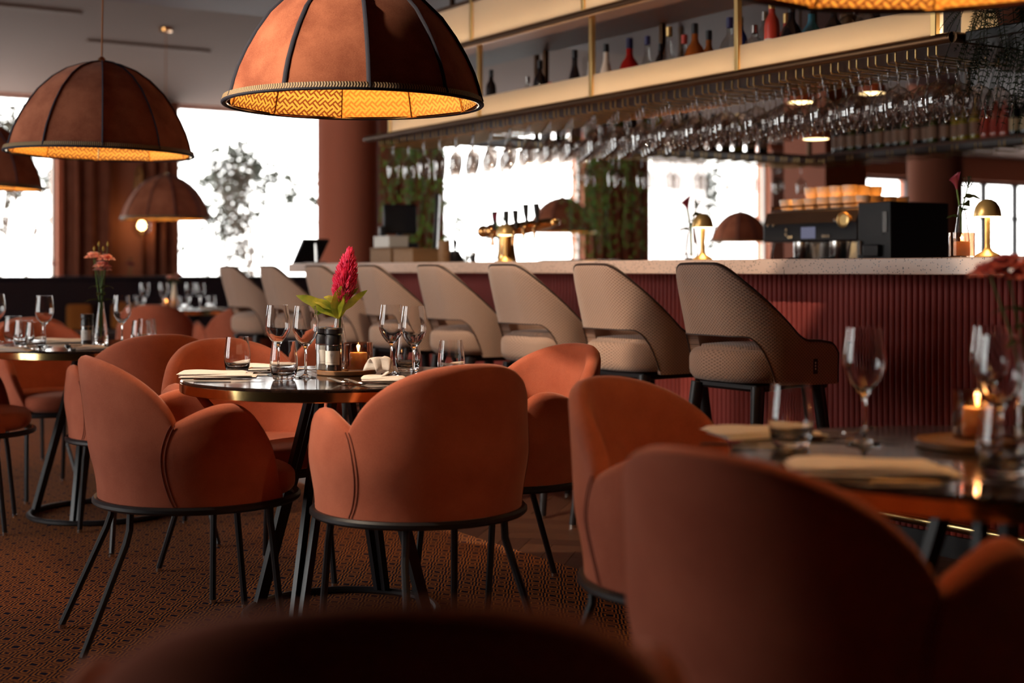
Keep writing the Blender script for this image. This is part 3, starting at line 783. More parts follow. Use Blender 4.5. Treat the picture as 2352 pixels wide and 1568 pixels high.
# right foreground table centre
tray(2222, 2.62, 'tray under the candle on the right foreground table')
candle(2245, 2.66, 'lit candle in dark glass on the right foreground table')
X3, Y3 = px_table(2370, 2.55)
vase(X3, Y3, TZ, 'bottle vase cut by the right edge on the right foreground table', .19)
pink_bunch(X3, Y3, TZ + .03, 'blurred red-pink flowers at the right edge over the bar counter', 1.0, M_DULLPINK, ((-.045, 0, .305), (-.075, .0, .29), (.02, .02, .31), (-.015, -.02, .285)), False)
# far table centre
X4, Y4 = px_table(400, 11.9)
vase(X4, Y4, TZ, 'white bottle vase on the far table', .22, mat=M_CREAM)
pink_bunch(X4, Y4, TZ + .06, 'red-pink blossoms on the far table by the bench', 1.0, M_PINK, ((-.03, 0, .20), (.03, .02, .22), (.0, .03, .19)), False)
candle(382, 11.8, 'tiny lit tealight on the far table', TZ)
# ledge flowers by the windows
for px, lab, mt in [(298, 'purple blossom on the bench ledge under the sconce', M_CALLA), (120, 'dark pink blossom on the bench ledge before the leftmost window', M_PINK)]:
    X_, Y_ = W((px - 1176) / 3200 * 14.75, 14.75)
    tag(pink_bunch(X_, Y_, 1.02, lab, .8, mt, ((0, 0, .16), (.03, 0, .14)), False), lab, 'flowers')
# scatter cushions on bench
for px, Z, lab in [(218, 14.0, 'orange scatter cushion on the navy bench behind pink blossoms'), (345, 14.0, 'orange scatter cushion on the navy bench near the far table')]:
    X_, Y_ = W((px - 1176) / 3200 * Z, Z)
    t = cushion(MB(), .13, .05, .05, 0, .27, 3.2, 32, .04, dome=0).obj('scatter_cushion', P('ochre_fabric', (.40, .13, .02), .9) if 'ochre_fabric' not in bpy.data.materials else bpy.data.materials['ochre_fabric'], None, (X_, 14.62, .462), .0)
    tag(t, lab, 'cushion')

# ------------------------------------------------------------------ pendant lamps
LR, LH = .405, .405
LP = [(1.0, .0), (.985, .05), (.968, .12), (.935, .22), (.87, .36), (.79, .50), (.685, .65), (.53, .80), (.38, .90), (.20, .97), (.05, 1.0)]
def build_pendant():
    t = thing('pendant_lamp', '', 'lamp'); n = 10
    for k in range(n):
        a0 = 2 * pi * k / n; a1 = 2 * pi * (k + 1) / n
        for (nm, inset, mt) in (('shade_panel', 0, M_LAMPV), ('lining_panel', .010, M_LIN1 if k % 3 else M_LIN2)):
            rows = []; uv = []
            for i in range(9):
                u = i / 8; row = []; q = []
                for r, z in LP:
                    R = r * LR - inset
                    if inset and z > .96: R = max(.002, R)
                    p0 = Vector((R * cos(a0), R * sin(a0))); p1 = Vector((R * cos(a1), R * sin(a1)))
                    p = p0.lerp(p1, u)
                    am = a0 + (a1 - a0) * u; arc = Vector((R * cos(am), R * sin(am)))
                    p = p.lerp(arc, .35)
                    row.append((p.x, p.y, z * LH + .004 - (inset * .6 if z > .3 else 0))); q.append(((u - .5) * 2 * pi * LR * .82 / n * r * 1.1 + 3, z * LH))
                rows.append(row); uv.append(q)
            MB().grid(rows, uv=uv).obj(nm, mt, t, ang=60)
        path = [((r * LR + .002) * cos(a0), (r * LR + .002) * sin(a0), z * LH + .004) for r, z in LP]
        MB().tube(path, .0075, 6, flat=(.35, 1)).obj('rib_band', M_NAVYBAND, t)
    for k in range(n):
        a0 = 2 * pi * k / n; path = [((r * LR - .013) * cos(a0), (r * LR - .013) * sin(a0), z * LH + .004) for r, z in LP[:9]]
        MB().tube(path, .003, 5).obj('lining_wire', M_BRASS, t)
    circ = rng(0, 2 * pi, 120)
    def ringgrid(r0, z0, r1, z1, mat, nm):
        MB().grid([[(r0 * cos(a), r0 * sin(a), z0), (r1 * cos(a), r1 * sin(a), z1)] for a in circ], uv=[[(a * LR, -.005), (a * LR, .005)] for a in circ]).obj(nm, mat, t)
    ringgrid(LR + .006, .004, LR + .0005, .020, M_BRAID, 'gold_braid')
    MB().tube([((LR + .001) * cos(a), (LR + .001) * sin(a), .001) for a in circ[:-1]], .006, 8, closed=True).obj('rim_piping', M_NAVYBAND, t)
    MB().tube([((LR - .010) * cos(a), (LR - .010) * sin(a), .001) for a in circ[:-1]], .003, 6, closed=True).obj('rim_wire', M_BRASS, t)
    MB().lathe([(0, LH + .004), (.02, LH + .004), (.016, LH + .018), (.006, LH + .028), (0, LH + .028)], 20).obj('finial', M_BRASS, t)
    MB().lathe([(0, LH - .012), (.02, LH - .012), (.02, LH - .09), (0, LH - .09)], 16).obj('lamp_holder', M_BRASS, t)
    MB().lathe([(0, .255), (.025, .262), (.036, .285), (.025, .312), (.016, .325), (0, .327)], 20).obj('bulb', M_BULB, t)
    l = bpy.data.lights.new('pendant_light', 'POINT'); l.energy = 11; l.color = (1, .68, .35); l.shadow_soft_size = .018
    o = bpy.data.objects.new('pendant_light', l); COL.objects.link(o); o.parent = t; o.location = (0, 0, .235)
    return t
pend0 = build_pendant()
pends = [  # room x, y, rim height, ceiling, tilt, label
    (W(-.50, 4.40), 1.606, SZ, 'large rust velvet dome pendant lamp above the magenta-flower table', .59),
    (W(-1.83, 6.19), 1.60, SZ, 'rust velvet dome pendant hanging on an orange cord above the pink-blossom table', .05),
    ((1.87, 9.05), 1.60, SZ, 'rust velvet dome pendant cut by the left edge', .1),
    (W(-3.18, 12.8), 1.55, ceilz(12.49), 'small-looking far dome pendant in front of the sconce', .2),
    (W(.76, 2.41), 1.606, SZ, 'nearest dome pendant at top right, only its golden rim visible', .15),
    (W(.59, 16.4), 1.53, ceilz(W(.59, 16.4)[1]), 'distant dome pendant seen behind the beer taps', .0),
    (W(3.05, 18.6), 1.46, ceilz(W(3.05, 18.6)[1]), 'distant dome pendant seen left of the coffee machine', .1)]
M_CORD = P('orange_cord', (.36, .12, .03), .7)
pobs = [place(pend0, (p[0], p[1], z), rz, lab, 'velvet dome pendant lamps', first=(i == 0)) for i, (p, z, cz, lab, rz) in enumerate(pends)]
for i, (o, (p, z, cz, lab, rz)) in enumerate(zip(pobs, pends)):
    q = (0, radians(1.0), radians(2.2))[i] if i < 3 else 0
    if q:   # hangs a little askew, tipping towards the right
        from mathutils import Matrix
        ax = Vector((sin(TH), cos(TH), 0)); o.rotation_euler = (Matrix.Rotation(q, 3, ax) @ Matrix.Rotation(rz, 3, 'Z')).to_euler()
    MB().tube([(0, 0, LH + .03), (0, 0, cz - z - .02)], .0035, 6).obj('cord', M_CORD, o)
    MB().lathe([(0, cz - z), (.06, cz - z), (.055, cz - z - .025), (.008, cz - z - .03), (0, cz - z - .03)], 24).obj('ceiling_rose', M_COPPER, o)

# recessed spotlights in the bulkhead, above and behind the view
def ceiling_spot(loc, aim, energy, size, lab):
    t = thing('ceiling_spotlight', lab, 'spotlight', (loc[0], loc[1], SZ))
    MB().lathe([(0, 0), (.05, 0), (.055, -.004), (.055, -.05), (.045, -.055), (.045, -.03), (0, -.03)], 24).obj('housing', M_BLACK, t, ang=40)
    MB().lathe([(0, -.031), (.042, -.031), (.042, -.034), (0, -.034)], 24).obj('lens', M_LED, t, ang=40)
    l = bpy.data.lights.new('spot_beam', 'SPOT'); l.energy = energy; l.color = (1, .80, .60); l.spot_size = radians(size); l.spot_blend = .7; l.shadow_soft_size = .05
    o = bpy.data.objects.new('spot_beam', l); COL.objects.link(o); o.parent = t; o.location = (0, 0, -.06)
    d = Vector(aim) - Vector((loc[0], loc[1], SZ - .06)); o.rotation_euler = d.to_track_quat('-Z', 'Y').to_euler()
ceiling_spot(W(-2.45, 3.50), (*W(-.30, 4.42), 1.22), 620, 48, 'recessed spotlight in the bulkhead aimed at the magenta-flower table')
ceiling_spot((2.25, 4.7), (3.55, 5.95, .95), 210, 66, 'recessed spotlight in the bulkhead aimed at the middle bar stools')
# wall sconce
SX, SYy = W((322 - 1176) / 3200 * 15.9, 15.9)
SX = 4.93
t = thing('wall_sconce', 'arched brass wall sconce with glowing glass globe', 'sconce', (SX, FY - .0, 1.55))
MB().tube([(0, -.02, .30), (0, -.10, .62), (0, -.18, .70), (0, -.26, .62), (0, -.28, .30), (0, -.28, .16)], .018, 8).obj('arm', M_BRUSH, t)
MB().lathe([(0, 0), (.06, 0), (.06, .03), (0, .03)], 20, (0, -.28, .14)).obj('globe_cap', M_BRUSH, t)
MB().lathe([(0, -.11), (.06, -.09), (.10, -.03), (.11, 0), (.10, .05), (.06, .10), (.04, .13)], 28, (0, -.28, .01)).obj('globe', G_BOTT, t)
MB().lathe([(0, -.05), (.035, -.03), (.045, 0), (.03, .04), (0, .06)], 16, (0, -.28, .03)).obj('bulb', M_BULB, t)
MB().lathe([(0, 0), (.07, 0), (.07, .02), (0, .02)], 20, (0, -.02, .28)).obj('wall_plate', M_BRUSH, t)

# ------------------------------------------------------------------ bar counter
BX0, BXP = 3.95, 4.24
bar = thing('bar_counter', 'long bar counter with terrazzo top and fluted terracotta front', 'bar counter', (0, 0, 0))
MB().box(BX0, 4.62, 1.2, 9.05, 1.068, 1.130).obj('countertop', M_TERRAZZO, bar, bevel=.004)
fp = MB().box(BXP + .006, BXP + .06, 1.2, 8.05, 0, 1.068).obj('front_panel', M_BARWALL, bar, smooth=False)
RP = .030
ribm = MB().grid([[(-.014 * sin(pi * i / 8) ** .8, -.0142 * cos(pi * i / 8), 0.085), (-.014 * sin(pi * i / 8) ** .8, -.0142 * cos(pi * i / 8), 1.066)] for i in range(9)])
rib_me = ribm.mesh('rib', ang=60); rib_me.materials.append(M_RIB)
y = 1.9
while y < 8.04: inst('rib', rib_me, fp, (BXP + .006, y, 0)); y += RP
MB().box(BXP - .01, BXP + .006, 1.2, 8.05, 0, .083).obj('plinth', M_BLACK, bar, smooth=False)
MB().box(4.30, 4.60, 7.9, 8.05, 0, 1.068).obj('end_panel', M_BARWALL, bar, smooth=False)
MB().tube([(4.08, 1.4, .155), (4.08, 8.0, .155)], .02, 12).obj('foot_rail', M_BRASS, bar)
for yy in (1.6, 2.9, 4.2, 5.5, 6.8, 7.9):
    MB().tube([(4.08, yy, .155), (4.10, yy, .03), (4.12, yy, .002)], .010, 8).obj('rail_bracket', M_BRASS, bar)
MB().tube([(4.28, 8.95, 0), (4.28, 8.95, 1.068)], .03, 12).obj('support_post', M_BRONZE, bar)
# inner work counter holding the machines
wc = thing('work_counter', 'low dark back work counter inside the bar under the machines', 'counter', (0, 0, 0))
MB().box(5.15, 5.95, 3.4, 7.4, .86, .90).obj('worktop', M_STEEL, wc, bevel=.003)
for k in range(5):
    c = MB().box(5.2, 5.9, 3.42 + k * .79, 4.19 + k * .79, .05, .86).obj('cabinet', M_BLACKWOOD, wc, bevel=.004)
    MB().tube([(5.185, 3.7 + k * .79, .7), (5.185, 3.95 + k * .79, .7)], .006, 6).obj('handle', M_STEEL, c)

# ------------------------------------------------------------------ bar stools
SL = .567
def s_pos(s, z):
    a = abs(s); sg = 1 if s >= 0 else -1; w_, r = .24, .17; b = w_ - r
    if a <= b: x, y = a, -.20; k = 1
    elif a <= b + r * pi / 2:
        t = (a - b) / r; x, y = b + r * sin(t), -.20 + r * (1 - cos(t)); k = cos(t)
    else: x, y = w_, -.20 + r + (a - b - r * pi / 2); k = 0
    y -= max(0, k) * .085 * sm(.72, 1.15, z); x += .018 * (1 - k) * sm(.95, .68, z) * 0 + .012 * sm(.7, .95, z) * (a / SL)
    return (sg * x, y)
def s_nrm(s):
    a = abs(s); sg = 1 if s >= 0 else -1; w_, r = .24, .17; b = w_ - r
    if a <= b: return (0, -1)
    if a <= b + r * pi / 2: t = (a - b) / r; return (sg * sin(t), -cos(t))
    return (sg, 0)
def s_T(s):
    a = abs(s)
    return 1.108 + .006 * (1 - (a / .2) ** 2 if a < .2 else 0) - .276 * sm(.085, .43, a) - .012 * sm(.45, SL, a) - .03 * max(0, (a - .53) / .037) ** 2
def s_B(s):
    a = abs(s); return .845 - .18 * (1 - sqrt(max(0, 1 - sm(.150, .27, a) ** 1.6))) if a < .27 else .665
def build_stool():
    t = thing('bar_stool', '', 'bar stool')
    sv = rng(-SL, SL, 88)
    shell(MB(), sv, s_pos, s_nrm, s_B, s_T, .042, 14).obj('backrest', M_WEAVE, t, ang=60)
    path = []
    for s in sv:
        z = s_T(s) - .010; p = s_pos(s, z); n = s_nrm(s); path.append((p[0] - n[0] * .006, p[1] - n[1] * .006, z + .004))
    e0 = []; e1 = []
    for z in rng(.67, s_T(SL) - .012, 6): p = s_pos(SL, z); e1.append((p[0] - .003, p[1] + .002, z)); e0.append((-p[0] + .003, p[1] + .002, z))
    MB().tube(e0 + path + e1[::-1], .0052, 6).obj('piping', M_PIPING, t)
    ed = []
    for s in rng(-.265, .265, 40): z = s_B(s); p = s_pos(s, z); ed.append((p[0], p[1], z))
    MB().tube(ed, .003, 5).obj('opening_piping', M_PIPING, t)
    cushion(MB(), .222, .205, .275, .672, .795, 3.0, 48, .04, dome=.018).obj('seat', M_WEAVE, t, ang=60)
    MB().box(-.16, .16, -.13, .235, .640, .674).obj('seat_base', M_BLACKWOOD, t, bevel=.01)
    for sx in (-1, 1):
        for sy in (-1, 1):
            p0 = (sx * .165, sy * .15 + .02, .66); p1 = (sx * .215, sy * .225 + .02, .012)
            lg = MB().tube([p0, p1], [.026, .016], 14).obj('leg', M_BLACKWOOD, t, ang=50)
            MB().lathe([(0, 0), (.015, 0), (.016, .012), (0, .012)], 10, (p1[0], p1[1], 0)).obj('foot_glide', M_STEEL, lg)
    zf = .28; k = (.66 - zf) / .648; xx = .165 + .05 * k; y0 = -.15 - .075 * k + .02; y1 = .15 + .075 * k + .02
    for a, b in (((-xx, y1), (xx, y1)), ((-xx, y0), (-xx, y1)), ((xx, y0), (xx, y1))):
        MB().tube([(a[0], a[1], zf), (b[0], b[1], zf)], .009, 8).obj('footrest', M_BRONZE, t)
    p = s_pos(.45, .72)
    tg = MB().box(p[0] + .0003, p[0] + .0016, p[1] - .010, p[1] + .012, .705, .760).obj('fabric_tag', M_BLACK, t, smooth=False)
    for k in range(3): MB().box(p[0] + .0016, p[0] + .0019, p[1] - .003, p[1] + .004, .720 + .011 * k, .727 + .011 * k).obj('tag_print', M_PAPER, tg, smooth=False)
    return t
stool0 = build_stool()
ords = ['nearest bar stool, beige woven, right of the orange chairs', 'second bar stool from the right', 'third bar stool from the right', 'fourth bar stool from the right', 'fifth bar stool from the right', 'sixth bar stool from the right, half behind the magenta flower', 'second bar stool from the left', 'farthest bar stool, leftmost in the row']
for i in range(8):
    place(stool0, (3.605, 3.93 + .67 * i, 0), -pi / 2 + random.uniform(-.03, .03), 'beige woven ' + ords[i] if i else ords[0], 'beige bar stools in a row', first=(i == 0))

# ------------------------------------------------------------------ gantry above the bar
GX, GB, GY0, GY1 = 4.15, 8.0, 3.45, 8.1
Z0, Z1, Z2, Z3 = 1.925, 1.965, 2.355, 2.40
gan = thing('bar_gantry', 'suspended bronze gantry shelf with backlit panels above the bar', 'shelf', (0, 0, 0))
def rail(p, q, r, nm='rail', mat=M_BRONZE): MB().tube([p, q], r, 12).obj(nm, mat, gan)
# front rails
rail((GX, GY0, 1.945), (GX, GY1 + .12, 1.945), .021); rail((GX - .05, GY0, 2.375), (GX - .05, GY1 + .1, 2.375), .021); rail((GX - .05, GY0, 2.62), (GX - .05, GY1, 2.62), .012)
MB().lathe([(0, -.016), (.016, -.012), (.023, 0), (.016, .012), (0, .016)], 14, (GX, GY1 + .13, 1.945)).obj('rail_end_cap', M_STEEL, gan)
rail((GX, GY0, 1.945), (GB, GY0, 1.945), .021); rail((GX - .05, GY0, 2.375), (GB, GY0, 2.375), .021)
rail((GX, GY1, 1.945), (GB, GY1, 1.945), .021); rail((GB, GY0, 1.945), (GB, GY1, 1.945), .021)
# shelf boards
for (x0, x1, y0, y1, z) in [(GX + .01, GX + .48, GY0, GY1, 1.935), (GX - .03, GX + .48, GY0, GY1, 2.372), (GB - .42, GB, GY0, GY1, 1.935), (GX + .48, GB - .42, GY1 - .42, GY1, 1.935), (GX + .48, GB - .42, GY0, GY0 + .40, 1.935)]:
    MB().box(x0, x1, y0, y1, z, z + .022).obj('shelf_board', M_SHELFW, gan, smooth=False)
posts = [3.53 + 1.09 * k for k in range(5)]
for yv in posts:
    MB().box(GX - .013, GX + .013, yv - .013, yv + .013, 1.94, 2.37).obj('post', M_BRUSH, gan, bevel=.003)
    MB().box(GX - .063, GX - .037, yv - .013, yv + .013, 2.37, SZ - .001).obj('post', M_BRUSH, gan, bevel=.003)
    MB().box(GX + .44, GX + .47, yv - .013, yv + .013, 1.94, SZ - .001).obj('post', M_BRONZE, gan, bevel=.003)
for yv in (3.5, 5.0, 6.5, 8.05):
    MB().box(GB - .03, GB, yv - .015, yv + .015, 1.94, SZ - .001).obj('post', M_BRONZE, gan, bevel=.003)
for xv in (5.4, 6.7):
    MB().box(xv - .015, xv + .015, GY1 - .03, GY1, 1.94, SZ - .001).obj('post', M_BRONZE, gan, bevel=.003)
def backlit():
    m = bpy.data.materials.new('backlit_ribbed_acrylic'); m.use_nodes = True; t = m.node_tree; t.nodes.clear()
    a = N(t, 'ShaderNodeBsdfTranslucent'); a.inputs[0].default_value = (.95, .86, .72, 1)
    d = N(t, 'ShaderNodeBsdfDiffuse'); d.inputs[0].default_value = (.72, .62, .52, 1)
    mx = N(t, 'ShaderNodeMixShader'); mx.inputs[0].default_value = .45; L(t, a.outputs[0], mx.inputs[1]); L(t, d.outputs[0], mx.inputs[2])
    o = N(t, 'ShaderNodeOutputMaterial'); L(t, mx.outputs[0], o.inputs[0]); return m
M_ACRYL = backlit()
M_LBACK = P('light_box_back', (.8, .72, .62), .8)
def strip(loc, ln, energy, rot):
    l = bpy.data.lights.new('led_strip', 'AREA'); l.shape = 'RECTANGLE'; l.size = ln; l.size_y = .012; l.energy = energy; l.color = (1, .76, .50)
    o = bpy.data.objects.new('led_strip', l); COL.objects.link(o); o.parent = gan; o.location = loc; o.rotation_euler = rot
for k in range(4):
    y0, y1 = posts[k] + .016, posts[k + 1] - .016; ym = (y0 + y1) / 2
    MB().box(GX - .002, GX + .002, y0, y1, 1.966, 2.072).obj('backlit_panel', M_ACRYL, gan, smooth=False)
    MB().box(GX + .060, GX + .064, y0, y1, 1.958, 2.06).obj('light_box_back', M_LBACK, gan, smooth=False)
    strip((GX + .035, ym, 1.962), y1 - y0, 2.5, (radians(174), 0, radians(90)))
    MB().box(GX - .052, GX - .048, y0, y1, 2.395, 2.61).obj('backlit_panel', M_ACRYL, gan, smooth=False)
    MB().box(GX + .03, GX + .034, y0, y1, 2.395, 2.61).obj('light_box_back', M_LBACK, gan, smooth=False)
    strip((GX - .012, ym, 2.399), y1 - y0, 4.6, (radians(174), 0, radians(90)))
MB().box(GX + .05, 4.9, GY0 - .002, GY0 + .002, 1.966, 2.072).obj('backlit_panel', M_ACRYL, gan, smooth=False)
strip((4.5, GY0 + .035, 1.962), .7, 1.4, (radians(180), 0, 0))
# planter shelf on the near end
MB().box(4.18, 5.4, GY0 - .30, GY0 - .03, 1.925, 1.965).obj('plant_shelf', M_BLACK, gan, bevel=.006)
# hanging rods
rod = MB()
for d in (-.02, .02):
    rod.tube([(0, d, 0), (0, d, -.036), (.006, d, -.043), (.40, d, -.043), (.406, d, -.036), (.406, d, 0)], .0032, 6)
rod_me = rod.mesh('glass_rail'); rod_me.materials.append(M_BRUSH)
NH = 46; HP = .1
gl_me = []
def hung(prof):
    m = MB().lathe(prof, 18).mesh('hanging_glass', ang=60); m.materials.append(G_THIN); return m
# upside-down glasses, z = 0 at the foot
balloon = hung([(.0365, -.001), (.034, -.004), (.010, -.008), (.0045, -.02), (.004, -.085), (.012, -.094), (.034, -.104), (.050, -.125), (.0560, -.152), (.0535, -.184), (.045, -.214)])
tulip = hung([(.034, -.001), (.031, -.004), (.009, -.008), (.0042, -.02), (.0038, -.09), (.009, -.099), (.024, -.112), (.036, -.135), (.0385, -.155), (.036, -.185), (.031, -.215)])
flute = hung([(.031, -.001), (.028, -.004), (.008, -.008), (.004, -.02), (.0038, -.085), (.010, -.098), (.020, -.12), (.0245, -.16), (.023, -.195), (.020, -.225)])
for k in range(NH):
    yv = 3.56 + k * HP
    if yv > GY1 - .03: break
    inst('glass_rail', rod_me, gan, (GX + .02, yv, 1.930))
for k in range(NH - 1):
    yv = 3.61 + k * HP - .05
    if yv > GY1 - .05: break
    me = balloon if k < 19 else tulip
    for j in range(4):
        xv = GX + .055 + j * .115 + (.0575 if k % 2 else 0)
        if xv > GX + .43: continue
        if random.random() < .06 and k > 3: continue
        o = inst('hanging_glass', me, None, (xv, yv, 1.930 - .0355), random.random() * 6)
        kind = 'balloon' if me is balloon else ('tulip' if me is tulip else 'flute')
        tag(o, {'balloon': 'upside-down round balloon glass hanging under the front gantry, right part', 'tulip': 'upside-down tulip wine glass hanging under the front gantry, middle and left part', 'flute': 'upside-down slim glass hanging under the far left end of the gantry'}[kind], 'hanging glass', kind + ' glasses hanging under the gantry')
for k in range(22):
    xv = 5.0 + k * .13
    o = inst('glass_rail', rod_me, gan, (xv, GY1 - .03, 1.930), -pi / 2)
    if k > 2: tag(inst('hanging_glass', tulip, None, (xv, GY1 - .12 - .1 * (k % 2), 1.930 - .0355), 0), 'upside-down wine glass hanging under the far wine shelf', 'hanging glass', 'glasses under the far shelf')
for k in range(20):
    inst('glass_rail', rod_me, gan, (GB - .41, 4.2 + k * .19, 1.930), 0)

# ------------------------------------------------------------------ bottles
def bottle_profile(kind):
    if kind == 'wine': return [(0, 0), (.036, 0), (.0375, .004), (.0375, .185), (.034, .205), (.018, .232), (.0145, .245), (.0145, .30)], .262, .302
    if kind == 'round': return [(0, 0), (.040, 0), (.050, .02), (.055, .07), (.052, .12), (.036, .165), (.018, .19), (.0145, .205), (.0145, .262)], .228, .275
    if kind == 'square': return [(0, 0), (.046, 0), (.048, .004), (.048, .15), (.040, .168), (.018, .180), (.016, .19), (.016, .225)], .20, .24
    if kind == 'slim': return [(0, 0), (.031, 0), (.032, .004), (.032, .19), (.028, .215), (.015, .24), (.013, .25), (.013, .295)], .262, .305
    if kind == 'bell': return [(0, 0), (.052, 0), (.053, .01), (.046, .07), (.030, .15), (.017, .20), (.0145, .22), (.0145, .285)], .25, .295
    return [(0, 0), (.036, 0), (.037, .004), (.037, .16), (.032, .185), (.016, .21), (.014, .22), (.014, .27)], .235, .28
def bmat(name, col, rough=.12, tr=0.0):
    if tr: return thin_glass(name, col, 2.0)
    return P(name, col, rough, 0, Specular_IOR_Level=.7)
BM = {'red': bmat('red_spirit', (.62, .012, .015), .1), 'amber': bmat('amber_spirit', (.30, .075, .012), .1), 'clear': G_BOTT, 'dark': bmat('dark_bottle', (.010, .008, .010), .1), 'white': bmat('white_bottle', (.66, .60, .55), .3),
      'blue': bmat('blue_gin_glass', (.06, .25, .36), .1), 'navy': bmat('cobalt_bottle', (.02, .04, .22), .1), 'green': bmat('green_wine_glass', (.05, .07, .006), .1), 'yellow': bmat('yellow_wine', (.38, .30, .02), .1), 'rose': bmat('rose_wine', (.55, .11, .07), .1), 'redlab': bmat('red_label_bottle', (.55, .05, .03), .4)}
CAPM = {'k': M_BPLASTIC, 'n': P('navy_cap', (.02, .02, .10), .4), 'g': M_BRUSH, 'r': P('red_cap', (.55, .05, .03), .4), 's': M_STEEL}
LABM = {'w': M_PAPER, 'y': P('cream_label', (.60, .46, .28), .7), 'p': P('tan_label', (.36, .21, .15), .7), 'r': P('red_label', (.45, .05, .03), .7), 'k': P('black_label', (.02, .02, .022), .5)}
bcache = {}
def bottle(X, Y, z, kind, col, cap, labc, lab, grp, s=1.0, rz=None, name='bottle'):
    key = (kind, col, cap, labc)
    if key not in bcache:
        pr, zc, zt = bottle_profile(kind)
        body = MB().lathe(pr, 20).mesh('glass_body', ang=50); body.materials.append(BM[col])
        r = pr[-1][0] + .0012
        cp = MB().lathe([(r, zc), (r, zt - .002), (r - .003, zt), (0, zt)], 16).mesh('cap', ang=40); cp.materials.append(CAPM[cap])
        lm = None
        if labc:
            rl = max(p[0] for p in pr) + .0008; z0 = .05 if kind != 'bell' else .02; z1 = .135 if kind in ('wine', 'slim') else .11
            if kind in ('round', 'bell'):
                lm = MB().lathe([(p[0] + .0008, p[1]) for p in pr if .015 < p[1] < .13], 12, a0=-1.1, a1=1.1).mesh('label', ang=60)
            else: lm = MB().lathe([(rl, z0), (rl, z1)], 14, a0=-1.3, a1=1.3).mesh('label', ang=60)
            lm.materials.append(LABM[labc])
        bcache[key] = (body, cp, lm)
    body, cp, lm = bcache[key]
    t = thing(name, lab, 'bottle', (X, Y, z), pi if rz is None else rz, grp); t.scale = (s, s, s)
    inst('glass_body', body, t); inst('cap', cp, t)
    if lm: inst('label', lm, t)
    return t
def gy(px, X):    # where a thing seen at this bearing stands on the shelf line X
    C = X / cos(TH); Z = 3200 * C / (px + 880); return (Z - X * sin(TH)) / cos(TH)
BS = [  # px, kind, glass, cap, label, scale, description
    (1128, 'slim', 'dark', 'k', None, .95, 'dark slim bottle at the left end of the gantry shelf beside the lamp'),
    (1212, 'std', 'clear', 's', 'w', .85, 'clear bottle on the gantry shelf, left of the dark one'), (1240, 'std', 'dark', 'k', 'r', 1.0, 'dark bottle with black cap over the second backlit panel'),
    (1264, 'square', 'redlab', 'r', None, .75, 'short red bottle next to a dark bottle on the gantry'), (1320, 'bell', 'dark', 'k', 'k', 1.0, 'dark bell-shaped bottle left of the white pair'),
    (1357, 'bell', 'white', 'k', None, .98, 'white bell-shaped bottle just left of the gantry post'), (1392, 'bell', 'white', 'k', None, .98, 'white bell-shaped bottle just right of the gantry post'),
    (1446, 'round', 'red', 'n', 'w', 1.18, 'bright red spirit bottle with navy cap on the gantry shelf'), (1487, 'bell', 'clear', 'n', None, .95, 'clear bottle with navy cap right of the red bottle'),
    (1517, 'slim', 'dark', 'k', None, .86, 'small dark bottle between clear ones on the gantry'), (1537, 'bell', 'clear', 'g', 'r', 1.02, 'clear bottle with gold cap on the gantry'),
    (1572, 'std', 'clear', 'r', 'k', 1.0, 'clear bottle with red cap on the gantry'), (1596, 'round', 'amber', 'k', 'r', 1.05, 'amber whisky bottle, left one of the amber pair'), (1628, 'round', 'amber', 'k', 'w', 1.0, 'amber whisky bottle, right one of the amber pair'),
    (1676, 'round', 'clear', 'n', None, 1.02, 'clear round bottle with blue cap near the second gantry post'), (1701, 'slim', 'navy', 's', None, 1.0, 'cobalt blue bottle half behind the gantry post'),
    (1733, 'square', 'clear', 's', None, .92, 'small clear square bottle right of the gantry post'), (1756, 'slim', 'clear', 's', None, 1.0, 'slim clear bottle beside the red-labelled one'), (1773, 'slim', 'redlab', 'g', 'w', 1.05, 'red-labelled bottle with gold cap, left of the patterned bottle'),
    (1806, 'std', 'redlab', 'g', 'r', .98, 'red bottle with gold cap behind the patterned bottle'), (1818, 'round', 'dark', 'k', 'k', 1.05, 'dark bottle with patterned glass left of the blue gin'), (1864, 'round', 'blue', 'k', 'w', 1.08, 'blue gin bottle with arched white label'),
    (1915, 'round', 'dark', 'k', 'y', .92, 'black squat bottle right of the blue gin'), (1955, 'square', 'clear', 'g', 'w', 1.15, 'clear square bottle with white label on the gantry'), (1987, 'round', 'clear', 'g', None, .95, 'clear faceted bottle near the right gantry end'), (2013, 'square', 'dark', 'k', 'k', .98, 'dark square bottle last on the right of the gantry')]
for (px, kind, col, cap, lb, s, lab) in BS:
    X = GX + .125 + .125 * (BS.index((px, kind, col, cap, lb, s, lab)) % 2)
    bottle(X, gy(px, X), 1.9575, kind, col, cap, lb, lab, 'spirit bottles on the front gantry', s, rz=pi - .5)
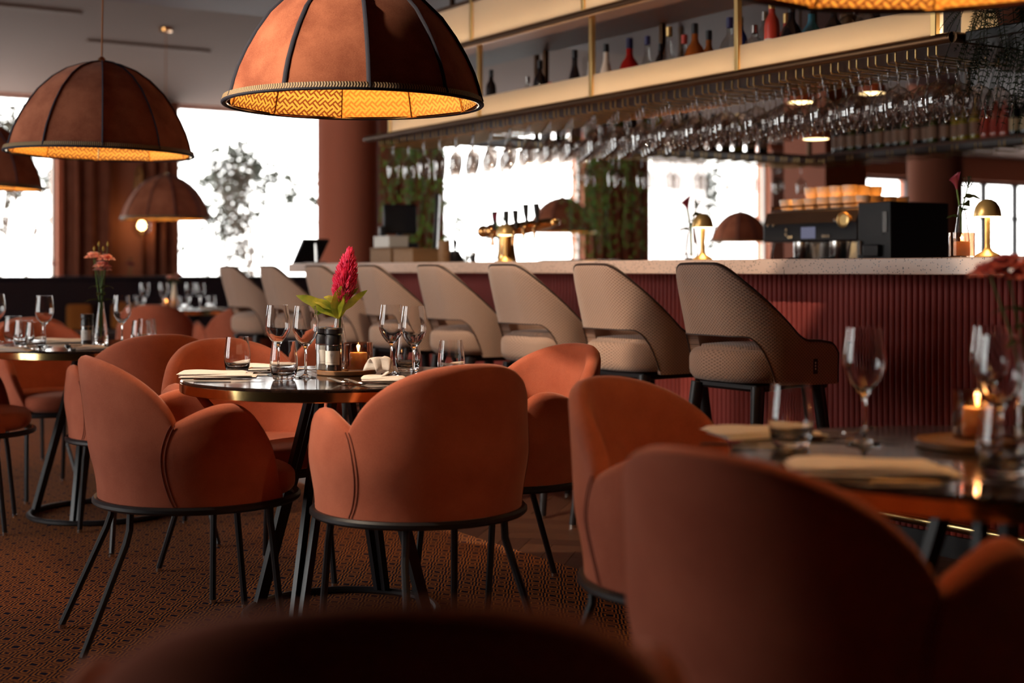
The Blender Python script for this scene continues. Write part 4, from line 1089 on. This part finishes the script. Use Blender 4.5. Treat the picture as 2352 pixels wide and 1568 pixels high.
# wine bottles on back and far shelves
wl = [('dark', 'k', 'p'), ('green', 'k', 'p'), ('dark', 'k', 'p'), ('dark', 'k', 'y'), ('yellow', 'g', 'p'), ('green', 'g', 'p')]
yv = GY0 + .55
k = 0
while yv < GY1 - .5:
    px = 1176 + 3200 * ((GB - .2) * cos(TH) - yv * sin(TH)) / ((GB - .2) * sin(TH) + yv * cos(TH))
    if 2255 < px < 2325: a = ('rose', 's', 'r'); lab, g = 'rosé wine bottle with red label on the back wine shelf', 'rosé bottles on back shelf'
    elif 2190 < px <= 2255: a = ('yellow', 'g', 'p'); lab, g = 'golden white-wine bottle on the back wine shelf left of the rosé', 'white wine bottles on back shelf'
    elif px >= 2325: a = ('dark', 'k', 'y'); lab, g = 'black wine bottle right of the rosé on the back wine shelf', 'black bottles right of the rosé'
    else: a = wl[k % 3]; lab, g = 'dark red-wine bottle with tan label on the back wine shelf', 'red wine bottles on back shelf'
    bottle(GB - .2 + random.uniform(-.02, .02), yv, 1.9575, 'wine', a[0], a[1], a[2], lab, g, random.uniform(.97, 1.03), rz=pi + .3, name='wine_bottle')
    yv += .085; k += 1
for k in range(17):
    xv = 5.35 + k * .125
    a = wl[(k * 5) % 6]
    bottle(xv, GY1 - .2, 1.9575, 'wine', a[0], a[1], a[2], 'wine bottle on the far cross shelf above the distant window', 'bottles on the far cross shelf', random.uniform(.95, 1.03), rz=-pi / 2 - .4, name='wine_bottle')

# ------------------------------------------------------------------ hanging ferns on the gantry end
def fern(X, Y, z, lab, seed, n=46, ln=.42, spread=.2, pot=True):
    t = thing('hanging_fern', lab, 'fern', (X, Y, z)); rnd = random.Random(seed)
    if pot: MB().lathe([(0, 0), (.065, 0), (.085, .13), (.09, .13), (.09, .155), (.08, .155), (.078, .12), (0, .12)], 24).obj('pot', M_TERRA, t, ang=40)
    mb = MB()
    for k in range(n):
        a = rnd.random() * 2 * pi; r0 = .05; out = spread * rnd.uniform(.5, 1.15); drop = ln * rnd.uniform(.4, 1.1)
        pts = []
        for i in range(15):
            u = i / 14; r = r0 + out * u ** .8
            pts.append(Vector((r * cos(a + .5 * u), r * sin(a + .5 * u), .15 + .07 * sin(pi * min(1, u * 1.6)) * (1 - u * .3) - drop * u ** 1.7)))
        mb.tube([tuple(p) for p in pts], [.0012] * 15, 3)
        for i in range(3, 15):
            d = (pts[i] - pts[i - 1]).normalized(); sd = d.cross(Vector((cos(a), sin(a), .4))).normalized()
            for sg in (-1, 1):
                for h in (0, .5):
                    b = pts[i - 1].lerp(pts[i], h); l = .050 * (1.1 - i / 16) * rnd.uniform(.8, 1.2)
                    tip = b + sd * sg * l + d * l * .55; m = b + d * .004
                    o = len(mb.v); mb.add([b, tip, m, (b + tip) / 2 + Vector((0, 0, .002))], [(0, 1, 2), (0, 3, 1)])
    f = mb.obj('fronds', M_FERN, t, smooth=False); f['kind'] = 'stuff'
    return t
fern(4.30, GY0 - .17, 1.966, 'dark feathery fern trailing beside the right gantry post', 1, 80, .36, .21)
fern(4.56, GY0 - .16, 1.966, 'dark feathery fern hanging at the top right edge', 2, 85, .48, .24)
fern(4.84, GY0 - .16, 1.966, 'dark feathery fern beyond the top right edge', 3, 30, .4, .2)

# vines hanging around the bar's far end
def vine(X, Y, z, lab, seed, n=900, sx=.5, sy=.25, sz=.8, mat=M_VINE, lsz=.05, name='hanging_vine'):
    t = thing(name, lab, 'plant', (X, Y, z)); rnd = random.Random(seed); mb = MB()
    strands = []
    for k in range(14):
        x0, y0 = rnd.uniform(-sx, sx) * .8, rnd.uniform(-sy, sy); ln = sz * rnd.uniform(.6, 1)
        pts = [(x0 + .1 * sin(u * 5 + k) * sx, y0 + .05 * cos(u * 4 + k), -ln * u) for u in rng(0, 1, 8)]
        strands.append(pts); MB().tube(pts, .004, 4).obj('strand', M_STEM, t)
    for k in range(n):
        st = rnd.choice(strands); i = rnd.randrange(len(st)); b = Vector(st[i]) + Vector((rnd.gauss(0, .07), rnd.gauss(0, .06), rnd.gauss(0, .06)))
        d = Vector((rnd.uniform(-1, 1), rnd.uniform(-1, 1), rnd.uniform(-1, .4)))
        leaf(mb, tuple(b), d, lsz * rnd.uniform(.7, 1.3), lsz * .55, .2, 2, rnd.uniform(-1, 1))
    f = mb.obj('foliage', mat, t, smooth=False); f['kind'] = 'stuff'
    MB().tube([(-sx, 0, 0), (sx, 0, 0)], .015, 8).obj('hanging_bar', M_BRONZE, t)
    for q in (-sx * .8, sx * .8): MB().tube([(q, 0, 0), (q, 0, ceilz(Y) - z)], .006, 6).obj('suspension_rod', M_BRONZE, t)
    return t
X_, Y_ = W((945 - 1176) / 3200 * 14.0, 14.0); vine(X_, Y_, 2.35, 'green trailing vine behind the till at the far bar end', 11, 1100, .55, .3, 1.3)
X_, Y_ = W((1395 - 1176) / 3200 * 15.0, 15.0); vine(X_, Y_, 2.35, 'green trailing vine right of the big bright window behind the bar', 12, 1000, .38, .3, 1.25)

# ------------------------------------------------------------------ trees outside
def tree(X, Y, lab, seed, h=2.9, spread=1.0, trunks=3, n=900, z0=0.0):
    t = thing('slender_tree', lab, 'tree', (X, Y, z0)); rnd = random.Random(seed); tips = []
    def branch(p, d, ln, r, lev, par):
        pts = [p]; q = p
        for i in range(5):
            d = (d + Vector((rnd.gauss(0, .13), rnd.gauss(0, .08), rnd.gauss(.05, .07)))).normalized(); q = q + d * ln / 5; pts.append(q)
        mbt.tube([tuple(a) for a in pts], [r * (1 - .12 * i) for i in range(6)], 6)
        if lev >= 1: tips.extend(pts[2:])
        if lev < 3:
            for k in range(3 if lev else 4):
                s = pts[rnd.randrange(2, 6)]
                branch(s, (d + Vector((rnd.gauss(0, .55) * spread, rnd.gauss(0, .3), rnd.uniform(-.1, .35)))).normalized(), ln * .52, r * .5, lev + 1, par)
    for k in range(trunks):
        mbt = MB(); branch(Vector((rnd.uniform(-.15, .15), rnd.uniform(-.1, .1), 0)), Vector((rnd.uniform(-.16, .16) * spread, 0, 1)).normalized(), h * .62, .028, 0, t)
        mbt.obj('trunk', M_BARK, t)
    mb = MB()
    for k in range(n):
        b = rnd.choice(tips) + Vector((rnd.gauss(0, .05), rnd.gauss(0, .05), rnd.gauss(0, .05)))
        leaf(mb, tuple(b), (rnd.uniform(-1, 1), rnd.uniform(-1, 1), rnd.uniform(-.6, .8)), rnd.uniform(.09, .15), .06, .2, 2, rnd.uniform(-1, 1))
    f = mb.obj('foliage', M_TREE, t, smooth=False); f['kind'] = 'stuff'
    MB().lathe([(0, -.5), (.22, -.5), (.28, 0), (.25, 0), (.22, -.06), (0, -.06)], 24).obj('planter', M_TERRA, t, ang=40)
    return t
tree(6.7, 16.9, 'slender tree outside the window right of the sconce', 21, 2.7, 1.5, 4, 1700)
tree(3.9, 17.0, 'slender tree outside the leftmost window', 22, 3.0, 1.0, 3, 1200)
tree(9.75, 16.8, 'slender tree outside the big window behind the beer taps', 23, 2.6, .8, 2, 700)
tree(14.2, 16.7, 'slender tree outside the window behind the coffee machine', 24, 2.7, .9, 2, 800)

# ------------------------------------------------------------------ things on the bar
CT = 1.1305
def mushroom(px, X, lab, first=False):
    Y = gy(px, X)
    t = thing('table_lamp', lab, 'lamp', (X, Y, CT), 0, 'brass mushroom lamps on the bar')
    MB().lathe([(0, 0), (.045, 0), (.046, .004), (.040, .010), (.018, .022), (.0105, .034), (.0095, .05), (.0095, .155)], 32).obj('stand', M_LAMPBRASS, t, ang=50)
    MB().lathe([(.047, .148), (.0475, .152), (.046, .165), (.041, .182), (.030, .198), (.015, .207), (0, .2095)], 36).obj('dome_shade', M_LAMPBRASS, t, ang=60)
    MB().lathe([(0, .154), (.045, .154), (.0455, .150), (.04, .147), (.02, .144), (0, .1435)], 32).obj('diffuser', M_LED, t, ang=60)
    l = bpy.data.lights.new('table_lamp_light', 'POINT'); l.energy = .8; l.color = (1, .68, .34); l.shadow_soft_size = .03
    o = bpy.data.objects.new('table_lamp_light', l); COL.objects.link(o); o.parent = t; o.location = (0.0, 0, .125)
mushroom(2268, 4.15, 'brass mushroom lamp at the right end of the bar beside a candle')
mushroom(1614, 4.13, 'brass mushroom lamp in the middle of the bar beside a slim vase')
mushroom(1160, 4.13, 'brass mushroom lamp in front of the beer tap tower')
def calla(X, Y, z, lab, h=.36, seed=1):
    t = thing('calla_stem', lab, 'flower', (X, Y, z)); rnd = random.Random(seed)
    r = W(-.02, 0); r = Vector((r[0], r[1], 0))
    MB().tube([(0, 0, 0), tuple(r * .2 + Vector((0, 0, h * .5))), tuple(r * .9 + Vector((0, 0, h * .82)))], .0035, 7).obj('stem', M_STEM, t)
    rows = []
    for i in range(9):
        u = i / 8; c = r * (.9 + .4 * u) + Vector((0, 0, h * (.82 + .18 * u))); rad = .004 + .017 * u ** 1.6
        rows.append([tuple(c + Vector((rad * cos(a), rad * sin(a), .018 * u * u * cos(a + TH)))) for a in rng(0, 1.75 * pi, 14)])
    MB().grid(rows).obj('bloom', M_CALLA, t, ang=80)
    MB().tube([(0, 0, 0), (.004, .006, h * .5), (.02, -.012, h * .86)], .0025, 6).obj('stem', M_STEM, t)
    mb = MB()
    for k in range(26):
        c = Vector((.02, -.012, h * .86)) + Vector((rnd.gauss(0, .014), rnd.gauss(0, .014), rnd.uniform(0, .04))); mb.tube([(.02, -.012, h * .84), tuple(c)], .0008, 4)
        mb.lathe([(0, -.003), (.003, 0), (0, .003)], 6, tuple(c))
    mb.obj('sprig', M_DARKLEAF, t)
    for k, (a, hh, ln, wd) in enumerate([(.3, .62, .075, .05), (2.5, .45, .06, .035), (4.0, .55, .06, .045), (5.4, .7, .07, .05)]):
        m = MB(); leaf(m, (.006 * cos(a), .006 * sin(a), h * hh), (cos(a), sin(a), .5), ln, wd, .5, 7, .4); m.obj('leaf', M_DARKLEAF, t, ang=80)
    return t
for px, X, lab, vh in [(2209, 4.26, 'right bar end', .20), (1588, 4.16, 'bar middle', .17), (1147, 4.3, 'beer taps', .17)]:
    Y = gy(px, X); vase(X, Y, CT, {'right bar end': 'clear bottle vase behind the candle at the right bar end', 'bar middle': 'slim clear bottle vase beside the middle mushroom lamp', 'beer taps': 'bottle vase standing in front of the beer tap tower'}[lab], vh)
    calla(X, Y, CT + .02, {'right bar end': 'calla lily and dark leaves at the right bar end', 'bar middle': 'dark pink calla stem at the bar middle', 'beer taps': 'small calla stem before the beer taps'}[lab], .29 if vh > .18 else .26, int(px))
X = 4.10; candle_y = gy(2209, X)
t = candle(1176, 5, 'lit candle in clear glass at the right bar end beside the brass lamp', CT); t.location = (X, candle_y, CT)
# beer tower
X = 4.46; Y = gy(1163, X)
bt = thing('beer_tower', 'copper beer tap tower with black tap handles', 'beer tap', (X, Y, CT))
MB().lathe([(0, 0), (.062, 0), (.064, .01), (.056, .05), (.050, .10), (.047, .15), (.050, .19), (.045, .215), (0, .22)], 32).obj('column', M_COPPER, bt, ang=50)
MB().tube([(0, .12, .195), (0, .02, .195), (0, -.08, .197), (0, -.18, .20), (0, -.30, .21), (0, -.42, .22), (0, -.50, .225)], [.026, .028, .036, .040, .036, .030, .026], 16).obj('crossbar', M_COPPER, bt)
MB().lathe([(0, -.02), (.026, -.015), (.03, 0), (.026, .015), (0, .02)], 20, (0, -.51, .225)).obj('end_cap', M_COPPER, bt)
for yb, rb in ((.16, .046), (.26, .040)): MB().lathe([(rb * sin(a), -rb * cos(a)) for a in rng(0, pi, 12)], 24, (0, yb, .19)).obj('ball_end', M_COPPER, bt)
MB().tube([(0, .10, .19), (0, .25, .19)], .018, 12).obj('neck', M_COPPER, bt)
for yy in (.05, -.08, -.18, -.29, -.40):
    zz = .19 + (.03 if yy < -.25 else 0)
    tp = MB().tube([(-.02, yy, zz), (-.055, yy, zz - .005), (-.065, yy, zz - .025), (-.067, yy, zz - .09)], [.016, .013, .011, .008], 10).obj('tap', M_COPPER, bt)
    MB().tube([(-.045, yy, zz + .005), (-.047, yy, zz + .035), (-.050, yy, zz + .06), (-.053, yy, zz + .115)], [.009, .012, .016, .020], 10).obj('tap_handle', M_BPLASTIC, tp)
# tablet easel at the far end of the counter
X, Y = 4.15, gy(722, 4.15)
tb = thing('menu_tablet', 'tilted dark tablet stand at the far left end of the counter', 'tablet', (X, Y, CT), 0)
mb = MB(); mb.add([(-.10, .16, .005), (.10, .16, .005), (.10, -.02, .175), (-.10, -.02, .175), (-.10, .148, .0), (.10, .148, .0), (.10, -.035, .165), (-.10, -.035, .165)], [(0, 1, 2, 3), (7, 6, 5, 4), (0, 4, 5, 1), (1, 5, 6, 2), (2, 6, 7, 3), (3, 7, 4, 0)])
mb.obj('screen', M_BPLASTIC, tb, smooth=False)
MB().box(-.06, .06, -.08, .06, 0, .012).obj('base', M_STEEL, tb, bevel=.003)
MB().tube([(0, -.03, .01), (0, -.02, .14)], .008, 8).obj('strut', M_STEEL, tb)
# till screen, monitor, boxes, cup of straws, pepper shaker
X = 4.48; Y = gy(918, X)
ts = thing('till_screen', 'black till display on a stand behind the counter end', 'till', (X, Y, CT), -TH + .2)
MB().box(-.115, .115, -.02, .02, .20, .40).obj('display', M_BPLASTIC, ts, bevel=.012)
MB().box(-.14, -.10, -.05, .04, .17, .25).obj('bracket', M_BPLASTIC, ts, bevel=.008)
MB().tube([(0, .01, .0), (0, .02, .15), (0, 0, .28)], .022, 10).obj('stand_pole', M_BPLASTIC, ts)
MB().box(-.02, .12, -.06, .03, .09, .14).obj('card_reader', M_BPLASTIC, ts, bevel=.01)
MB().box(-.12, .12, -.1, .1, 0, .02).obj('stand_base', M_BPLASTIC, ts, bevel=.005)
X = 4.45; Y = gy(1000, X)
mo = thing('till_monitor', 'thin upright monitor seen edge-on behind the counter', 'monitor', (X, Y, CT), radians(58))
mb = MB(); mb.add([(-.13, -.012, .08), (.13, -.012, .08), (.13, .012, .08), (-.13, .012, .08), (-.13, -.03, .44), (.13, -.03, .44), (.13, -.006, .44), (-.13, -.006, .44)], [(3, 2, 1, 0), (4, 5, 6, 7), (0, 1, 5, 4), (1, 2, 6, 5), (2, 3, 7, 6), (3, 0, 4, 7)])
mb.obj('screen', M_BPLASTIC, mo, bevel=.004)
MB().tube([(.02, .0, 0), (.02, 0, .2)], .016, 8).obj('stand_pole', M_STEEL, mo); MB().box(-.1, .14, -.08, .08, 0, .015).obj('stand_base', M_BPLASTIC, mo, bevel=.004)
def wbox(px0, px1, X, d, h, z, mat, lab, cat='box'):
    y0, y1 = gy(px1, X), gy(px0, X); t = thing('storage_box', lab, cat, (X, (y0 + y1) / 2, z)); hy = abs(y1 - y0) / 2
    bd = MB().box(0, d, -hy, hy, 0, h).obj('body', mat, t, bevel=.004)
    MB().box(-.002, d + .002, -hy - .002, hy + .002, h, h + .012).obj('lid', mat, t, bevel=.003); return t
wbox(850, 897, 4.06, .18, .085, CT, M_BOXW, 'small wooden box at far end of counter, left one under the paper box')
wbox(903, 948, 4.06, .18, .075, CT, M_BOXW, 'small wooden box at far end of counter, right one')
wbox(858, 893, 4.08, .14, .06, CT + .0985, M_PAPER, 'pale cardboard box stacked on the left wooden box')
X = 4.15; Y = gy(1020, X)
t = thing('straw_cup', 'wooden cylinder cup on the counter right of the monitor', 'cup', (X, Y, CT))
MB().lathe([(0, 0), (.034, 0), (.036, .004), (.036, .13), (.033, .13), (.033, .01), (0, .01)], 20).obj('cup', M_BOXW, t, ang=40)
X = 4.4; Y = gy(1045, X)
t = thing('utensil_holder', 'black holder with upright bar tools and straws', 'holder', (X, Y, CT))
MB().lathe([(0, 0), (.05, 0), (.06, .01), (.05, .03), (.032, .06), (.032, .075), (.028, .075), (.028, .06), (0, .055)], 20).obj('holder', M_BPLASTIC, t, ang=40)
for k in range(7): MB().tube([(0, 0, .05), (.015 * cos(k), .03 * sin(k * 1.3), .135 + .01 * (k % 3))], .004, 6).obj('tool', M_BPLASTIC, t)
X = 4.25; Y = gy(1087, X)
t = thing('pepper_shaker', 'small black shaker on the counter left of the beer tower', 'shaker', (X, Y, CT))
MB().lathe([(0, 0), (.014, 0), (.015, .003), (.015, .05), (0, .05)], 16).obj('body', M_BPLASTIC, t, ang=40); MB().lathe([(.0155, .045), (.0155, .058), (.012, .062), (0, .062)], 16).obj('lid', M_STEEL, t, ang=40)
# drip tray with upturned shot glasses on the counter
X = 4.5; dy0, dy1 = gy(1450, X), gy(1262, X)
t = thing('drip_tray', 'steel drip tray with grid lying on the counter right of the taps', 'tray', (X, (dy0 + dy1) / 2, CT)); hy = (dy1 - dy0) / 2
MB().box(-.08, .08, -hy, hy, 0, .010).obj('tray', M_STEEL, t, bevel=.002)
for k in range(int(hy * 2 / .03)): MB().box(-.075, .075, -hy + .012 + k * .03, -hy + .018 + k * .03, .010, .013).obj('bar', M_STEEL, t, smooth=False)

# espresso machine
em = thing('espresso_machine', 'two-group espresso machine with cups on top behind the bar', 'coffee machine', (5.25, 5.30, .90))
MB().box(.02, .50, -.33, .33, .001, .10).obj('base', M_STEEL, em, bevel=.008)
MB().box(.20, .50, -.31, .31, .10, .34).obj('rear_body', M_STEEL, em, bevel=.006)
mb = MB(); mb.add([(0, -.34, .335), (0, .34, .335), (0, .34, .425), (0, -.34, .425), (.03, -.34, .495), (.03, .34, .495), (.48, -.34, .50), (.48, .34, .50), (.48, -.34, .335), (.48, .34, .335)],
                   [(0, 3, 2, 1), (3, 4, 5, 2), (4, 6, 7, 5), (6, 8, 9, 7), (8, 0, 1, 9), (0, 8, 6, 4, 3), (1, 2, 5, 7, 9)])
head = mb.obj('head', M_BPLASTIC, em, bevel=.006)
MB().add([(-.003, -.335, .43), (-.003, .335, .43), (.024, .335, .492), (.024, -.335, .492)], [(0, 3, 2, 1)]).obj('steel_fascia', M_STEEL, head, smooth=False)
MB().lathe([(0, -.012), (.04, -.012), (.04, .0), (.030, .004), (.028, -.004), (0, -.004)], 24, (0, 0, 0)).obj('dial', M_BRUSH, em, (-.008, -.25, .44)).rotation_euler = (0, -pi / 2, 0)
MB().box(-.004, 0, -.05, .05, .35, .41).obj('display_screen', emit('machine_display', (.55, .55, .8), .25), em, smooth=False)
for k in range(10):
    yv = [.30, .26, .16, .14, .12, -.11, -.13, -.15, -.19, .16][k]; zv = [.425, .425, .375, .36, .36, .36, .36, .36, .44, .40][k]
    MB().lathe([(0, 0), (.009, 0), (.009, .006), (0, .006)], 10).obj('button', M_STEEL, em, (-.001, yv, zv)).rotation_euler = (0, -pi / 2, 0)
for yv in (.14, -.12):
    g = MB().lathe([(0, .335), (.05, .335), (.05, .25), (.04, .235), (0, .235)], 24, (.10, yv, 0)).obj('group_head', M_STEEL, em, ang=40)
    MB().tube([(.05, yv, .245), (-.02, yv, .235), (-.10, yv, .225)], [.012, .013, .010], 10).obj('portafilter_handle', M_BPLASTIC, g)
    MB().lathe([(0, .235), (.036, .235), (.036, .21), (.012, .20), (.012, .185), (0, .185)], 20, (.10, yv, 0)).obj('portafilter', M_STEEL, g, ang=40)
for yv in (.29, -.27): MB().tube([(.03, yv, .335), (.01, yv, .25), (-.01, yv, .14)], .006, 8).obj('steam_wand', M_STEEL, em)
MB().box(.04, .47, -.33, .33, .4995, .505).obj('cup_shelf', M_STEEL, em, bevel=.001)
MB().tube([(.045, -.325, .525), (.045, .325, .525), (.465, .325, .525), (.465, -.325, .525)], .005, 6, closed=True).obj('cup_rail', M_BRASS, em)
for a, b in (((.045, -.325), (.045, .325)), ((.465, -.325), (.465, .325))):
    for yv in (-.32, 0, .32): MB().tube([(a[0], yv, .50), (a[0], yv, .525)], .004, 6).obj('rail_post', M_BRASS, em)
cupm = MB().lathe([(.020, 0), (.030, .006), (.037, .03), (.040, .06), (.038, .06), (.035, .03), (.026, .009), (0, .006)], 18).mesh('coffee_cup', ang=60); cupm.materials.append(M_CREAM)
k = 0
for layer in range(2):
    for i in range(4 - layer):
        for j in range(7 - layer):
            k += 1
            if layer and (j < 1 or j > 4): continue
            o = inst('coffee_cup', cupm, None, (5.25 + .105 + i * .094 + .047 * layer, 5.30 - .285 + j * .092 + .046 * layer, .90 + .5055 + .061 * layer), random.random() * 6)
            tag(o, 'cream coffee cup stacked on the espresso machine, ' + ('upper layer' if layer else 'lower layer'), 'cup', 'cups on espresso machine, ' + ('upper layer' if layer else 'lower layer'))
# warm cup-warmer lamp over the cups, part of the gantry lighting
l = bpy.data.lights.new('work_spot', 'SPOT'); l.energy = 420; l.color = (1, .38, .08); l.spot_size = radians(60); l.shadow_soft_size = .04
o = bpy.data.objects.new('work_spot', l); COL.objects.link(o); o.parent = gan; o.location = (5.5, 5.25, 2.35)
MB().lathe([(0, 0), (.05, 0), (.05, .08), (.03, .10), (0, .10)], 20, (5.5, 5.25, 2.365)).obj('spot_housing', M_BRONZE, gan, ang=40)
MB().tube([(5.5, 5.25, 2.46), (5.5, 5.25, SZ)], .008, 8).obj('spot_rod', M_BRONZE, gan)
# grinder / boiler cabinet
gr = thing('coffee_automat', 'tall black automatic coffee machine box right of the espresso machine', 'coffee machine', (5.2, 4.80, .90))
MB().box(.0, .42, -.105, .105, 0, .52).obj('body', M_BPLASTIC, gr, bevel=.004)
MB().box(-.004, 0, -.06, .05, .36, .46).obj('touch_screen', M_BLACK, gr, smooth=False)
MB().box(-.006, 0, -.085, -.06, .37, .47).obj('trim_plate', M_STEEL, gr, smooth=False)
MB().box(-.03, 0, -.05, .05, .25, .31).obj('spout', M_BPLASTIC, gr, bevel=.006)
MB().box(-.004, 0, -.09, -.01, .12, .22).obj('steel_panel', M_STEEL, gr, smooth=False)
MB().tube([(-.01, .08, .26), (-.01, .08, .33)], .008, 8).obj('steam_lever', M_STEEL, gr)
MB().box(-.03, 0, -.09, .09, .0, .05).obj('drip_tray', M_STEEL, gr, bevel=.003)
cx_, cy_ = W((1895 - 1176) / 3200 * 12.2, 12.2)
struct(MB().box(-.25, .25, -.25, .25, 0, CZ).obj('wall_pillar', M_ORANGE, None, (cx_, cy_, 0), smooth=False))
# small orange ceiling spots beyond the gantry
for px, Z, z, lab in [(1838, 9.2, 2.19, 'glowing orange spotlight cylinder, left one behind the balloon glasses'), (2003, 9.2, 2.25, 'glowing orange spotlight cylinder, right one behind the balloon glasses'), (1874, 9.0, 1.93, 'low glowing disc spotlight above the back shelf')]:
    X_, Y_ = W((px - 1176) / 3200 * Z, Z)
    t = thing('spotlight', lab, 'spotlight', (X_, Y_, z))
    MB().lathe([(0, .005), (.083, .005), (.085, .0), (.088, .01), (.086, .05), (.03, .09), (0, .10)], 28).obj('shade', M_ORANGE, t, ang=40)
    MB().lathe([(0, .0), (.080, .0), (.080, .004), (0, .004)], 28).obj('diffuser', emit('spot_glow', (1, .75, .35), 6) if 'spot_glow' not in bpy.data.materials else bpy.data.materials['spot_glow'], t, ang=40)
    MB().tube([(0, 0, .09), (0, 0, SZ - z)], .008, 8).obj('drop_rod', M_BRONZE, t)
print('objects', len(bpy.data.objects), 'planks', cnt, 'tris', sum(len(m.polygons) for m in bpy.data.meshes) * 2)
